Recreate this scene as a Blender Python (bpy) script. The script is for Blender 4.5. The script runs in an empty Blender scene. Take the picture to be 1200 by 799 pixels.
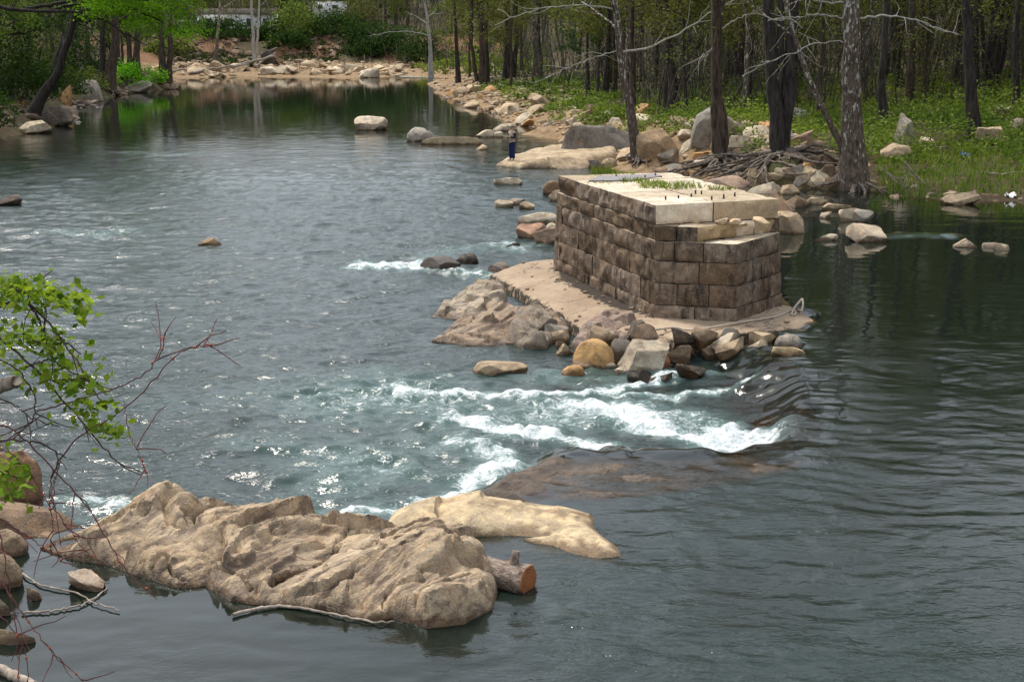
import bpy, math, random
import numpy as np
from mathutils import Vector

# ------------------------------------------------------------------ camera, sky, sun, exposure
SC = bpy.context.scene
COL = SC.collection
FPX, CX, CY, HORIZON, CAMH = 1740.0, 600.0, 399.5, 28.0, 7.0     # measured on the 1200 px wide photograph
PITCH = math.atan((CY - HORIZON) / FPX)
cam_data = bpy.data.cameras.new('camera')
cam_data.sensor_width = 36.0
cam_data.lens = 36.0 * FPX / 1200.0
cam_data.clip_end = 3000.0
cam = bpy.data.objects.new('camera', cam_data)
COL.objects.link(cam)
cam.location = (0, 0, CAMH)
cam.rotation_euler = (math.pi / 2 - PITCH, 0, 0)
SC.camera = cam

SUN_EL, SUN_AZ = math.radians(57), math.radians(322)             # azimuth clockwise from +Y (north)
world = bpy.data.worlds.new('World')
SC.world = world
world.use_nodes = True
wn, wl = world.node_tree.nodes, world.node_tree.links
wn.clear()
w_out = wn.new('ShaderNodeOutputWorld')
w_bg = wn.new('ShaderNodeBackground')
w_sky = wn.new('ShaderNodeTexSky')
w_sky.sky_type = 'NISHITA'
w_sky.sun_disc = False
w_sky.sun_elevation = SUN_EL
w_sky.sun_rotation = SUN_AZ
w_sky.air_density = 1.2
w_sky.dust_density = 2.0
w_mix = wn.new('ShaderNodeMix')                                   # thin cloud deck over the blue
w_mix.data_type = 'RGBA'
w_tc = wn.new('ShaderNodeTexCoord')
w_no = wn.new('ShaderNodeTexNoise')
w_no.inputs['Scale'].default_value = 2.2
w_no.inputs['Detail'].default_value = 6
w_rp = wn.new('ShaderNodeMapRange')
w_rp.inputs['From Min'].default_value = 0.32
w_rp.inputs['From Max'].default_value = 0.68
w_rp.inputs['To Min'].default_value = 0.35
w_rp.inputs['To Max'].default_value = 0.85
wl.new(w_tc.outputs['Generated'], w_no.inputs['Vector'])
wl.new(w_no.outputs['Fac'], w_rp.inputs['Value'])
wl.new(w_rp.outputs['Result'], w_mix.inputs['Factor'])
wl.new(w_sky.outputs['Color'], w_mix.inputs['A'])
w_mix.inputs['B'].default_value = (16.4, 17.5, 18.8, 1)
w_bg.inputs['Strength'].default_value = 0.10
wl.new(w_mix.outputs['Result'], w_bg.inputs['Color'])
wl.new(w_bg.outputs['Background'], w_out.inputs['Surface'])

sun_data = bpy.data.lights.new('sun', 'SUN')
sun_data.energy = 4.6
sun_data.angle = math.radians(13)
sun_data.color = (1.0, 0.94, 0.85)
sun = bpy.data.objects.new('sun', sun_data)
COL.objects.link(sun)
sun_dir = Vector((math.sin(SUN_AZ) * math.cos(SUN_EL), math.cos(SUN_AZ) * math.cos(SUN_EL), math.sin(SUN_EL)))
sun.rotation_euler = sun_dir.to_track_quat('Z', 'Y').to_euler()
sun.location = (0, -20, 60)

SC.view_settings.view_transform = 'Standard'
SC.view_settings.look = 'None'
SC.view_settings.gamma = 1.0
SC.view_settings.use_curve_mapping = False
SC.view_settings.exposure = 0.0
SC.cycles.max_bounces = 6
SC.cycles.transparent_max_bounces = 12
SC.cycles.caustics_reflective = False
SC.cycles.caustics_refractive = False

# ------------------------------------------------------------------ helpers: survey, noise, meshes
CT, ST = math.cos(PITCH), math.sin(PITCH)
def ray(px, py):
    dx, dy = (px - CX) / FPX, -(py - CY) / FPX
    return dx, dy * ST + CT, dy * CT - ST
def at(px, py, z=0.0):
    """point of the photograph surveyed onto the level z"""
    x, y, dz = ray(px, py)
    t = (z - CAMH) / dz
    return np.array([x * t, y * t, z])
def atY(px, py, Y):
    """point of the photograph at the distance Y"""
    x, y, dz = ray(px, py)
    t = Y / y
    return np.array([x * t, Y, CAMH + dz * t])
def ppm(Y):
    return FPX / Y

def _hash(i, j, k, s):
    h = (i.astype(np.int64) * 374761393 + j.astype(np.int64) * 668265263 + k.astype(np.int64) * 2147483647 + s * 974634777) & 0xFFFFFFFF
    h = ((h ^ (h >> 13)) * 1274126177) & 0xFFFFFFFF
    h = ((h ^ (h >> 16)) * 2246822519) & 0xFFFFFFFF
    return ((h ^ (h >> 15)) & 0xFFFF) / 65535.0
def vn(x, y, z=0.0, seed=0):
    """value noise, -1..1"""
    x, y, z = np.broadcast_arrays(np.asarray(x, float), np.asarray(y, float), np.asarray(z, float))
    i, j, k = np.floor(x), np.floor(y), np.floor(z)
    u, v, w = x - i, y - j, z - k
    u, v, w = [a * a * a * (a * (a * 6 - 15) + 10) for a in (u, v, w)]
    r = 0
    for a in (0, 1):
        for b in (0, 1):
            for c in (0, 1):
                r = r + _hash(i + a, j + b, k + c, seed) * (u if a else 1 - u) * (v if b else 1 - v) * (w if c else 1 - w)
    return r * 2 - 1
def fbm(x, y, z=0.0, o=4, seed=0, gain=0.5):
    r, a = 0, 1.0
    for q in range(o):
        r = r + a * vn(np.asarray(x) * 2.03 ** q + 7.3 * q, np.asarray(y) * 2.03 ** q + 3.1 * q, np.asarray(z) * 2.03 ** q, seed + q)
        a *= gain
    return r
def ss(a, b, x):
    t = np.clip((x - a) / (b - a), 0, 1)
    return t * t * (3 - 2 * t)

def sdf(poly, X, Y):
    """signed distance to a closed polygon, positive inside"""
    P = np.asarray(poly, float)[:, :2]
    X, Y = np.asarray(X, float), np.asarray(Y, float)
    d = np.full(X.shape, 1e18)
    ins = np.zeros(X.shape, bool)
    n = len(P)
    for a in range(n):
        (x0, y0), (x1, y1) = P[a], P[(a + 1) % n]
        ex, ey = x1 - x0, y1 - y0
        t = np.clip(((X - x0) * ex + (Y - y0) * ey) / (ex * ex + ey * ey + 1e-12), 0, 1)
        d = np.minimum(d, (X - x0 - t * ex) ** 2 + (Y - y0 - t * ey) ** 2)
        if y0 != y1:
            c = ((y0 > Y) != (y1 > Y)) & (X < (x1 - x0) * (Y - y0) / (y1 - y0) + x0)
            ins ^= c
    d = np.sqrt(d)
    return np.where(ins, d, -d)
def linedist(pts, X, Y):
    """distance to an open polyline and arc length of the nearest point"""
    P = np.asarray(pts, float)[:, :2]
    d = np.full(np.shape(X), 1e18); s = np.zeros(np.shape(X)); acc = 0
    for a in range(len(P) - 1):
        (x0, y0), (x1, y1) = P[a], P[a + 1]
        ex, ey = x1 - x0, y1 - y0
        L2 = ex * ex + ey * ey + 1e-12
        t = np.clip(((X - x0) * ex + (Y - y0) * ey) / L2, 0, 1)
        q = (X - x0 - t * ex) ** 2 + (Y - y0 - t * ey) ** 2
        m = q < d
        d = np.where(m, q, d); s = np.where(m, acc + t * math.sqrt(L2), s)
        acc += math.sqrt(L2)
    return np.sqrt(d), s

def mesh_np(name, V, F, mats, smooth=True, fmat=None, attrs=None, sharp=None):
    """mesh from numpy verts and a list of same-size face arrays"""
    V = np.asarray(V, np.float32)
    Fs = [np.asarray(f, np.int32) for f in (F if isinstance(F, (list, tuple)) else [F]) if len(f)]
    me = bpy.data.meshes.new(name)
    me.vertices.add(len(V)); me.vertices.foreach_set('co', V.ravel())
    loops = np.concatenate([f.ravel() for f in Fs])
    tot = np.concatenate([np.full(len(f), f.shape[1], np.int32) for f in Fs])
    st = np.concatenate([[0], np.cumsum(tot)[:-1]]).astype(np.int32)
    me.loops.add(len(loops)); me.loops.foreach_set('vertex_index', loops)
    me.polygons.add(len(tot)); me.polygons.foreach_set('loop_start', st); me.polygons.foreach_set('loop_total', tot)
    if smooth:
        me.polygons.foreach_set('use_smooth', np.ones(len(tot), bool))
    for m in (mats if isinstance(mats, (list, tuple)) else [mats]):
        me.materials.append(m)
    if fmat is not None:
        me.polygons.foreach_set('material_index', np.asarray(fmat, np.int32))
    for k, v in (attrs or {}).items():
        v = np.asarray(v, np.float32)
        if v.ndim == 1:
            a = me.attributes.new(k, 'FLOAT', 'POINT'); a.data.foreach_set('value', v)
        else:
            a = me.attributes.new(k, 'FLOAT_COLOR', 'POINT')
            a.data.foreach_set('color', np.concatenate([v, np.ones((len(v), 1), np.float32)], 1).ravel())
    me.update(calc_edges=True)
    me.validate()
    if sharp: me.set_sharp_from_angle(angle=math.radians(sharp))
    return me

class MB:
    """collects shapes that belong to ONE part"""
    def __init__(self):
        self.V, self.F, self.M, self.n = [], {3: [], 4: []}, {3: [], 4: []}, 0
        self.T = []
    def add(self, V, F, m=0, tint=0.5):
        V = np.asarray(V, float); F = np.asarray(F, int)
        if len(F) == 0: return
        self.V.append(V); k = F.shape[1]
        self.F[k].append(F + self.n); self.M[k].append(np.full(len(F), m))
        self.T.append(np.broadcast_to(np.asarray(tint, float), (len(V),)))
        self.n += len(V)
    def tube(self, P, R, sides=6, m=0, cap=True, tint=0.5):
        P = np.asarray(P, float); n = len(P)
        R = np.broadcast_to(np.asarray(R, float), (n,))
        T = np.gradient(P, axis=0); T /= np.linalg.norm(T, axis=1, keepdims=True) + 1e-9
        ref = np.array([0.31, 0.95, 0.05]) if abs(T[:, 2]).mean() > 0.6 else np.array([0, 0, 1.0])
        A = np.cross(T, ref); A /= np.linalg.norm(A, axis=1, keepdims=True) + 1e-9
        B = np.cross(T, A)
        ang = np.linspace(0, 2 * math.pi, sides, endpoint=False)
        V = P[:, None] + R[:, None, None] * (np.cos(ang)[None, :, None] * A[:, None] + np.sin(ang)[None, :, None] * B[:, None])
        V = V.reshape(-1, 3)
        i, j = np.meshgrid(np.arange(n - 1), np.arange(sides), indexing='ij')
        j2 = (j + 1) % sides
        F = np.stack([i * sides + j, i * sides + j2, (i + 1) * sides + j2, (i + 1) * sides + j], -1).reshape(-1, 4)
        self.add(V, F, m, tint)
        if cap:
            base = self.n - len(V)
            for ring, flip in ((0, True), (n - 1, False)):
                c = P[ring]
                idx = np.arange(sides)
                t = np.stack([idx, (idx + 1) % sides, np.full(sides, sides)], 1)
                if flip: t = t[:, [1, 0, 2]]
                self.add(np.vstack([V[ring * sides:(ring + 1) * sides], c]), t, m, tint)
    def box(self, x0, x1, y0, y1, z0, z1, m=0):
        V = np.array([[x, y, z] for z in (z0, z1) for y in (y0, y1) for x in (x0, x1)], float)
        F = [[0, 2, 3, 1], [4, 5, 7, 6], [0, 1, 5, 4], [2, 6, 7, 3], [0, 4, 6, 2], [1, 3, 7, 5]]
        self.add(V, F, m)
    def cards(self, C, size, rng, m=0, up=0.0, tint=None, fold=0.25):
        """leaf cards, two faces folded along the midrib, at the points C"""
        n = len(C)
        if n == 0: return
        C = np.asarray(C, float)
        a = rng.normal(size=(n, 3)); a[:, 2] *= 0.6; a /= np.linalg.norm(a, axis=1, keepdims=True)
        b = rng.normal(size=(n, 3)); b[:, 2] += up * 2
        nn = b - (b * a).sum(1, keepdims=True) * a; nn /= np.linalg.norm(nn, axis=1, keepdims=True) + 1e-9
        s = np.cross(nn, a)
        L = (np.broadcast_to(size, (n,)) * rng.uniform(0.7, 1.3, n))[:, None]
        V = np.stack([C - a * L * 0.5, C + s * L * 0.33 + nn * L * fold * .3, C + a * L * 0.5, C - s * L * 0.33 + nn * L * fold * .3], 1).reshape(-1, 3)
        i = np.arange(n)[:, None] * 4
        F = np.concatenate([i + np.array([0, 1, 2]), i + np.array([0, 2, 3])], 0)
        if tint is None: tint = rng.uniform(0, 1, n)
        self.add(V, F, m, np.repeat(np.broadcast_to(tint, (n,)), 4))
    def mesh(self, name, mats, smooth=True):
        V = np.vstack(self.V)
        Fs = [np.vstack(self.F[k]) for k in (3, 4) if self.F[k]]
        fm = np.concatenate([np.concatenate(self.M[k]) for k in (3, 4) if self.M[k]])
        return mesh_np(name, V, Fs, mats, smooth, fm, {'tint': np.concatenate(self.T)})
    def build(self, name, mats, parent=None, smooth=True):
        return link(name, self.mesh(name, mats, smooth), parent)

def link(name, data, parent=None, loc=None):
    o = bpy.data.objects.new(name, data)
    COL.objects.link(o)
    if parent is not None: o.parent = parent
    if loc is not None: o.location = loc
    return o
def tag(o, label, cat=None, group=None, kind=None):
    o['label'] = label
    if cat: o['category'] = cat
    if group: o['group'] = group
    if kind: o['kind'] = kind
    return o
def thing(name, label, cat, loc=(0, 0, 0), rz=0, group=None):
    o = link(name, None)
    o.location = loc; o.rotation_euler = (0, 0, rz)
    o.empty_display_size = 0.3
    return tag(o, label, cat, group)
def kids(o):
    return [c for c in COL.objects if c.parent == o]
def dup(root, parts, loc, rz=0, sc=1.0, label=None, group=None):
    r = root.copy(); COL.objects.link(r)
    r.location = loc; r.rotation_euler = (0, 0, rz); r.scale = (sc, sc, sc)
    if label: r['label'] = label
    if group: r['group'] = group
    for p in parts:
        c = p.copy(); COL.objects.link(c); c.parent = r
    return r

# ------------------------------------------------------------------ materials
class NT:
    def __init__(self, name):
        self.mat = bpy.data.materials.new(name); self.mat.use_nodes = True
        self.t = self.mat.node_tree; self.t.nodes.clear()
        self.out = self.n('ShaderNodeOutputMaterial')
    def n(self, kind, **kw):
        x = self.t.nodes.new(kind)
        for k, v in kw.items(): setattr(x, k, v)
        return x
    def set(self, sock, v):
        if hasattr(v, 'is_linked') or isinstance(v, bpy.types.NodeSocket): self.t.links.new(v, sock)
        elif v is not None:
            if isinstance(v, tuple) and len(v) == 3 and sock.type == 'RGBA': v = v + (1,)
            sock.default_value = v
    def mix(self, f, a, b, typ='MIX'):
        x = self.n('ShaderNodeMix', data_type='RGBA', blend_type=typ)
        self.set(x.inputs['Factor'], f); self.set(x.inputs['A'], a); self.set(x.inputs['B'], b)
        return x.outputs['Result']
    def math(self, op, a, b=None, c=None):
        x = self.n('ShaderNodeMath', operation=op)
        for s, v in zip(x.inputs, (a, b, c)): self.set(s, v)
        return x.outputs[0]
    def vmath(self, op, a, b=None):
        x = self.n('ShaderNodeVectorMath', operation=op)
        self.set(x.inputs[0], a)
        if b is not None: self.set(x.inputs[1], b)
        return x.outputs[0]
    def rng(self, v, a, b, c=0.0, d=1.0, smooth=False):
        x = self.n('ShaderNodeMapRange')
        if smooth: x.interpolation_type = 'SMOOTHSTEP'
        self.set(x.inputs['Value'], v)
        for k, q in zip(('From Min', 'From Max', 'To Min', 'To Max'), (a, b, c, d)): self.set(x.inputs[k], q)
        return x.outputs['Result']
    def noise(self, vec, scale, detail=5, rough=0.55, dist=0.0, col=False):
        x = self.n('ShaderNodeTexNoise')
        self.set(x.inputs['Vector'], vec)
        x.inputs['Scale'].default_value = scale; x.inputs['Detail'].default_value = detail
        x.inputs['Roughness'].default_value = rough; x.inputs['Distortion'].default_value = dist
        return x.outputs['Color' if col else 'Fac']
    def voro(self, vec, scale, feature='F1', out='Distance'):
        x = self.n('ShaderNodeTexVoronoi', feature=feature)
        self.set(x.inputs['Vector'], vec); x.inputs['Scale'].default_value = scale
        return x.outputs[out]
    def map(self, vec, scale=(1, 1, 1), rot=(0, 0, 0)):
        x = self.n('ShaderNodeMapping')
        self.set(x.inputs['Vector'], vec); x.inputs['Scale'].default_value = scale; x.inputs['Rotation'].default_value = rot
        return x.outputs[0]
    def obj(self):
        """object coordinates shifted by a random amount per object"""
        oi = self.n('ShaderNodeObjectInfo'); self.oi = oi
        r = self.math('MULTIPLY', oi.outputs['Random'], 57.0)
        return self.vmath('ADD', self.n('ShaderNodeTexCoord').outputs['Object'], r)
    def pos(self):
        return self.n('ShaderNodeNewGeometry').outputs['Position']
    def attr(self, name, out='Fac'):
        x = self.n('ShaderNodeAttribute'); x.attribute_name = name
        return x.outputs[out]
    def bump(self, h, strength=0.5, dist=0.05, normal=None):
        x = self.n('ShaderNodeBump')
        self.set(x.inputs['Strength'], strength); x.inputs['Distance'].default_value = dist
        self.set(x.inputs['Height'], h)
        if normal is not None: self.set(x.inputs['Normal'], normal)
        return x.outputs[0]
    def pbr(self, base, rough=0.85, normal=None, spec=0.3, metal=0.0):
        x = self.n('ShaderNodeBsdfPrincipled')
        self.set(x.inputs['Base Color'], base); self.set(x.inputs['Roughness'], rough)
        self.set(x.inputs['Specular IOR Level'], spec); self.set(x.inputs['Metallic'], metal)
        if normal is not None: self.set(x.inputs['Normal'], normal)
        return x.outputs[0]
    def done(self, sh):
        self.t.links.new(sh, self.out.inputs['Surface'])
        return self.mat

def mat_rock(name, strata=0.0, fine=1.0):
    k = NT(name); c = k.obj(); oc = k.oi.outputs['Color']
    big = k.noise(c, 0.9, 6, 0.6, 0.6); mid = k.noise(c, 4.0, 8, 0.65, 0.3); sp = k.noise(c, 38.0, 4, 0.7)
    pos = k.pos()
    col = k.mix(k.rng(big, 0.36, 0.66), k.mix(1.0, oc, (0.46, 0.41, 0.38), 'MULTIPLY'), oc)
    col = k.mix(k.rng(mid, 0.42, 0.70), col, k.mix(1.0, oc, (1.35, 1.28, 1.12), 'MULTIPLY'))
    col = k.mix(k.math('MULTIPLY', k.rng(k.noise(c, 2.1, 5, 0.6, 1.0), 0.55, 0.68), 0.6), col, (0.30, 0.17, 0.085))
    col = k.mix(k.rng(sp, 0.56, 0.68, 0, 0.45), col, (0.55, 0.52, 0.46))
    col = k.mix(k.rng(sp, 0.44, 0.33, 0, 0.55), col, (0.07, 0.06, 0.05))
    if strata:
        st = k.noise(k.map(k.map(c, rot=(0, 0.25, -0.72)), (0.55, 5.0, 2.2)), 1.5, 8, 0.66, 0.6)
        col = k.mix(k.rng(st, 0.52, 0.40, 0, 0.75), col, (0.085, 0.06, 0.05))
        col = k.mix(k.rng(st, 0.57, 0.72, 0, 0.5), col, (0.47, 0.40, 0.30))
    lev = k.math('MULTIPLY', k.oi.outputs['Object Index'], 0.01)
    z = k.n('ShaderNodeSeparateXYZ'); k.set(z.inputs[0], pos)
    edge = k.math('SUBTRACT', z.outputs['Z'], k.math('ADD', lev, k.rng(k.noise(pos, 3.0, 4), 0.3, 0.7, 0.015, 0.15)))
    wet = k.rng(edge, 0.035, -0.03)
    col = k.mix(wet, col, k.mix(1.0, col, (0.40, 0.34, 0.28), 'MULTIPLY'))
    grit = k.noise(c, 15.0, 8, 0.72, 0.2)
    hgt = k.math('ADD', k.math('MULTIPLY', mid, 0.22), k.math('ADD', k.math('MULTIPLY', sp, 0.30), k.math('MULTIPLY', grit, 0.55)))
    if strata: hgt = k.math('ADD', hgt, k.math('MULTIPLY', st, 0.75))
    crack = k.voro(k.vmath('ADD', c, k.noise(c, 3.0, 3, col=True)), 1.1, 'DISTANCE_TO_EDGE')
    hgt = k.math('ADD', hgt, k.rng(crack, 0.0, 0.02, -0.12, 0))
    return k.done(k.pbr(col, k.rng(wet, 0, 1, 0.88, 0.25), k.bump(hgt, 0.9, 0.07 * fine), 0.35))

def mat_leaf(name, a, b, trans=0.4, rough=0.55):
    k = NT(name); t = k.attr('tint')
    oi = k.n('ShaderNodeObjectInfo')
    col = k.mix(t, a, b)
    hs = k.n('ShaderNodeHueSaturation'); k.set(hs.inputs['Color'], col)
    k.set(hs.inputs['Value'], k.rng(oi.outputs['Random'], 0, 1, 0.8, 1.2)); k.set(hs.inputs['Hue'], k.rng(oi.outputs['Random'], 0, 1, 0.488, 0.512))
    col = hs.outputs[0]
    tr = k.n('ShaderNodeBsdfTranslucent'); k.set(tr.inputs['Color'], k.mix(1.0, col, (1.1, 1.15, 0.6), 'MULTIPLY'))
    m = k.n('ShaderNodeMixShader'); m.inputs[0].default_value = trans
    k.t.links.new(k.pbr(col, 0.75, None, 0.08), m.inputs[1]); k.t.links.new(tr.outputs[0], m.inputs[2])
    return k.done(m.outputs[0])

def mat_bark(name, dark, light, patch=None, stretch=0.18, rel=0.03):
    k = NT(name); c = k.obj()
    v = k.map(c, (1, 1, stretch))
    n = k.noise(v, 9.0, 6, 0.65, 0.4); n2 = k.noise(c, 1.3, 4, 0.6)
    col = k.mix(k.rng(n, 0.36, 0.66), dark, light)
    col = k.mix(k.rng(n2, 0.4, 0.7, 0, 0.5), col, k.mix(1.0, col, (0.5, 0.5, 0.48), 'MULTIPLY'))
    if patch:
        z = k.n('ShaderNodeSeparateXYZ'); k.set(z.inputs[0], k.pos())
        pn = k.noise(k.map(c, (1, 1, 0.4)), 8.5, 6, 0.62, 0.3)
        thr = k.rng(z.outputs['Z'], patch[1], patch[2], 0.64, 0.46)
        col = k.mix(k.rng(k.math('SUBTRACT', pn, thr), -0.02, 0.03), col, patch[0])
    return k.done(k.pbr(col, 0.92, k.bump(n, 0.8, rel), 0.2))

def mat_flat(name, base, rough=0.7, var=0.25, scale=6.0, spec=0.3, metal=0.0, bump=0.3):
    k = NT(name); c = k.obj()
    n = k.noise(c, scale, 6, 0.6)
    col = k.mix(k.rng(n, 0.3, 0.7), tuple(v * (1 - var) for v in base), tuple(min(1, v * (1 + var)) for v in base))
    return k.done(k.pbr(col, rough, k.bump(n, bump, 0.02), spec, metal))

M = {}
M['rock'] = mat_rock('river_rock')
M['strata'] = mat_rock('foliated_rock', strata=1.0, fine=1.3)
M['ledge'] = mat_rock('ledge_rock', strata=1.0)
M['bark'] = mat_bark('dark_bark', (0.018, 0.015, 0.013), (0.075, 0.062, 0.054))
M['bark_brown'] = mat_bark('brown_bark', (0.030, 0.020, 0.015), (0.125, 0.090, 0.068))
M['sycamore'] = mat_bark('sycamore_bark', (0.055, 0.038, 0.028), (0.17, 0.13, 0.10), ((0.42, 0.39, 0.34), 0.0, 14.0), 0.4)
M['white_bark'] = mat_bark('white_bark', (0.22, 0.195, 0.165), (0.46, 0.43, 0.38), None, 0.5, 0.01)
M['driftwood'] = mat_bark('driftwood', (0.16, 0.12, 0.09), (0.42, 0.36, 0.30), None, 0.3, 0.02)
M['root'] = mat_bark('root_bark', (0.055, 0.042, 0.034), (0.26, 0.215, 0.175), None, 0.5, 0.02)
M['twig'] = mat_bark('twig_bark', (0.045, 0.037, 0.031), (0.15, 0.128, 0.108), None, 0.5, 0.004)
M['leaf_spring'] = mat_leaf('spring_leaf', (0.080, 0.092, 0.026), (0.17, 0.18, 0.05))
M['leaf_bright'] = mat_leaf('bright_leaf', (0.085, 0.24, 0.008), (0.20, 0.40, 0.022), 0.5)  # greens raised so the overhanging crown looks sunlit
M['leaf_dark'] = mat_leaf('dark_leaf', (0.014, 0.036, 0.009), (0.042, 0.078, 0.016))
M['leaf_ground'] = mat_leaf('ground_leaf', (0.060, 0.105, 0.016), (0.19, 0.235, 0.045), 0.35)
M['leaf_brown'] = mat_leaf('dry_leaf', (0.10, 0.06, 0.030), (0.22, 0.14, 0.07), 0.2)
M['grass'] = mat_leaf('grass_blade', (0.10, 0.17, 0.02), (0.22, 0.27, 0.05), 0.35)

# ------------------------------------------------------------------ the river: shorelines, levels, terrain
UP = 0.40                                                        # the pool above the ledge stands 0.4 m higher
def P2(lst, z=0.0): return [tuple(at(x, y, z)[:2]) for x, y in lst]
RIVER = ([(-6, -60), (-6.0, 8), (-6.1, 13), (-7.0, 17), (-7.8, 20), (-8.8, 24), (-13, 30), (-18, 40), (-23, 52), (-27, 70), (-30, 85)]
         + P2([(20, 158), (66, 148), (84, 128), (100, 119), (150, 110), (207, 103), (196, 97), (160, 92)])
         + P2([(240, 91), (300, 90), (380, 91), (430, 92), (470, 89)]) + [(-8, 197), (-2, 196), (-4, 185)]
         + P2([(503, 97), (520, 112), (558, 124), (590, 134), (602, 143), (640, 152), (622, 158), (680, 166), (690, 172), (715, 186), (720, 197), (790, 208), (840, 216)])
         + P2([(880, 222), (960, 222), (1020, 226), (1060, 238), (1120, 243), (1200, 243)], UP) + [(25, 53), (28, 42), (27, 25), (24, 5), (22, -60)])
LOW_EDGE = P2([(-250, 660), (60, 632), (215, 612), (450, 628), (458, 610), (530, 592), (590, 556), (640, 538), (720, 530), (790, 533), (862, 528), (868, 505), (882, 475), (850, 445), (830, 428), (850, 412), (885, 398), (905, 388), (800, 375), (740, 330), (760, 280), (830, 235), (845, 214)])
UPSTREAM = LOW_EDGE + [(30, 64), (40, 40), (40, -60), (-20, -60)]

def level(X, Y):
    s = sdf(UPSTREAM, X, Y) + .22 * fbm(X * 1.2, Y * 1.2, 0, 3, 44) * (Y < 33)
    w = np.where(Y < 21.5, 1.0, 1.15)
    return UP * ss(0, 1, s / w), s

_pr = lambda d, xs, zs: np.interp(d, xs, zs)
def terr(X, Y):
    X, Y = np.asarray(X, float), np.asarray(Y, float)
    d = -sdf(RIVER, X, Y)
    d = d + 0.9 * fbm(X * 0.35, Y * 0.35, 0, 2, 5) * ss(-1, 1.5, d) * ss(20, 60, Y)
    zr = _pr(d, [-8, -2, 0, 1, 3, 8, 20, 50, 100, 200, 420], [-1.2, -.45, 0.10, .42, .75, 1.35, 2.2, 4.0, 10, 27, 48])
    zl = _pr(d, [-8, -2, 0, .8, 3, 8, 20, 60, 120, 300], [-1.3, -.5, 0.05, .7, 1.4, 2.3, 4.0, 10, 20, 45])
    zf = _pr(d, [-8, -2, 0, 3, 20, 24, 31, 36, 60, 100, 200, 420], [-1.2, -.4, 0.0, .4, 1.5, 2.0, 4.4, 5.2, 6.4, 9.5, 17, 26])
    zr = zr + .85 * ss(.3, 1.9, d) * ss(13, 6, d) * ss(6.5, 8.5, X) * ss(14.5, 12.5, X) * (Y > 55) * (Y < 85)     # cut bank under the tree roots
    wf = ss(178, 205, Y) * ss(8, -6, X)
    wl = ss(4, -4, X + 0.17 * Y) * (1 - wf)
    z = zr * (1 - wf - wl) + zl * wl + zf * wf
    amp = np.clip(0.07 + 0.02 * np.maximum(d, 0), 0, 0.7)
    z = z + amp * fbm(X * 0.16, Y * 0.16, 0, 3, 11) + 0.10 * ss(-.5, 1, d) * fbm(X * 0.9, Y * 0.9, 0, 3, 21)
    return z
def hit(px, py, Y0=14.0, Y1=420.0):
    """where the sight line of a photograph point meets the terrain"""
    Y = np.linspace(Y0, Y1, 3200)
    x, y, dz = ray(px, py)
    t = Y / y
    z = CAMH + dz * t
    g = terr(x * t, Y)
    i = np.argmax(z < g) if (z < g).any() else len(Y) - 1
    return np.array([x * t[i], Y[i], g[i]])
def tz(x, y): return float(terr(np.array([x]), np.array([y]))[0])

def axis(*segs):
    out = [segs[0][0]]
    for a, b, s0, s1 in segs:
        x = a
        n = max(2, int((b - a) / ((s0 + s1) / 2)))
        st = np.linspace(s0, s1, n); st *= (b - a) / st.sum()
        out += list(a + np.cumsum(st))
    return np.array(out)
def grid_faces(nx, ny):
    i, j = np.meshgrid(np.arange(ny - 1), np.arange(nx - 1), indexing='ij')
    a = i * nx + j
    return np.stack([a, a + 1, a + nx + 1, a + nx], -1).reshape(-1, 4)

gx = axis((-900, -120, 120, 12), (-120, -45, 10, 1.2), (-45, 45, 0.55, 0.55), (45, 150, 1.2, 10), (150, 900, 12, 120))
gy = axis((-300, -10, 60, 4), (-10, 10, 3, .7), (10, 110, 0.45, 0.6), (110, 240, 0.7, 0.9), (240, 420, 2, 12), (420, 1500, 20, 160))
GX, GY = np.meshgrid(gx, gy)
GZ = terr(GX, GY)
gd = -sdf(RIVER, GX, GY)
farw = ss(178, 205, GY) * ss(8, -6, GX)
stony = ss(7.0, 2.0, gd) * (1 - farw) * ss(-6, 2, GX + .17 * GY) * (1 - .75 * ss(13, 15.5, GX)) * (1 - .8 * ss(7, 8.5, GX) * ss(15, 13, GX) * ss(66, 64, GY) ) + farw * ss(26, 16, gd)
red = farw * ss(17, 23, gd) * ss(38, 31, gd) * ss(-.25, .35, fbm(GX * .13, GY * .05, 0, 2, 33) + .15)
k = NT('bank_soil')
p = k.pos()
n1, n2, n3 = k.noise(p, 0.35, 6, 0.6), k.noise(p, 2.3, 6, 0.65), k.noise(p, 14.0, 4, 0.7)
col = k.mix(k.rng(n1, 0.38, 0.62), (0.060, 0.040, 0.024), (0.050, 0.052, 0.020))
col = k.mix(k.rng(n2, 0.5, 0.68), col, (0.105, 0.068, 0.038))
st = k.mix(k.rng(n2, 0.35, 0.62), (0.165, 0.10, 0.050), (0.29, 0.205, 0.12))
st = k.mix(k.rng(n3, 0.40, 0.34), st, (0.06, 0.045, 0.03))
col = k.mix(k.rng(k.math('ADD', k.attr('stony'), k.rng(n2, 0.3, 0.7, -0.3, 0.3)), 0.35, 0.65), col, st)
col = k.mix(k.rng(k.math('ADD', k.attr('red'), k.rng(n1, 0.3, 0.7, -0.35, 0.35)), 0.35, 0.6), col, k.mix(n2, (0.13, 0.068, 0.035), (0.22, 0.125, 0.068)))
M['soil'] = k.done(k.pbr(col, 0.95, k.bump(k.math('ADD', n2, k.math('MULTIPLY', n3, 0.4)), 0.8, 0.12), 0.15))
ground = link('ground', mesh_np('ground', np.stack([GX, GY, GZ], -1).reshape(-1, 3), grid_faces(len(gx), len(gy)), M['soil'], True,
              attrs={'stony': stony.ravel(), 'red': red.ravel()}))
tag(ground, 'brown earth river banks rising to wooded slopes', kind='structure')

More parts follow.
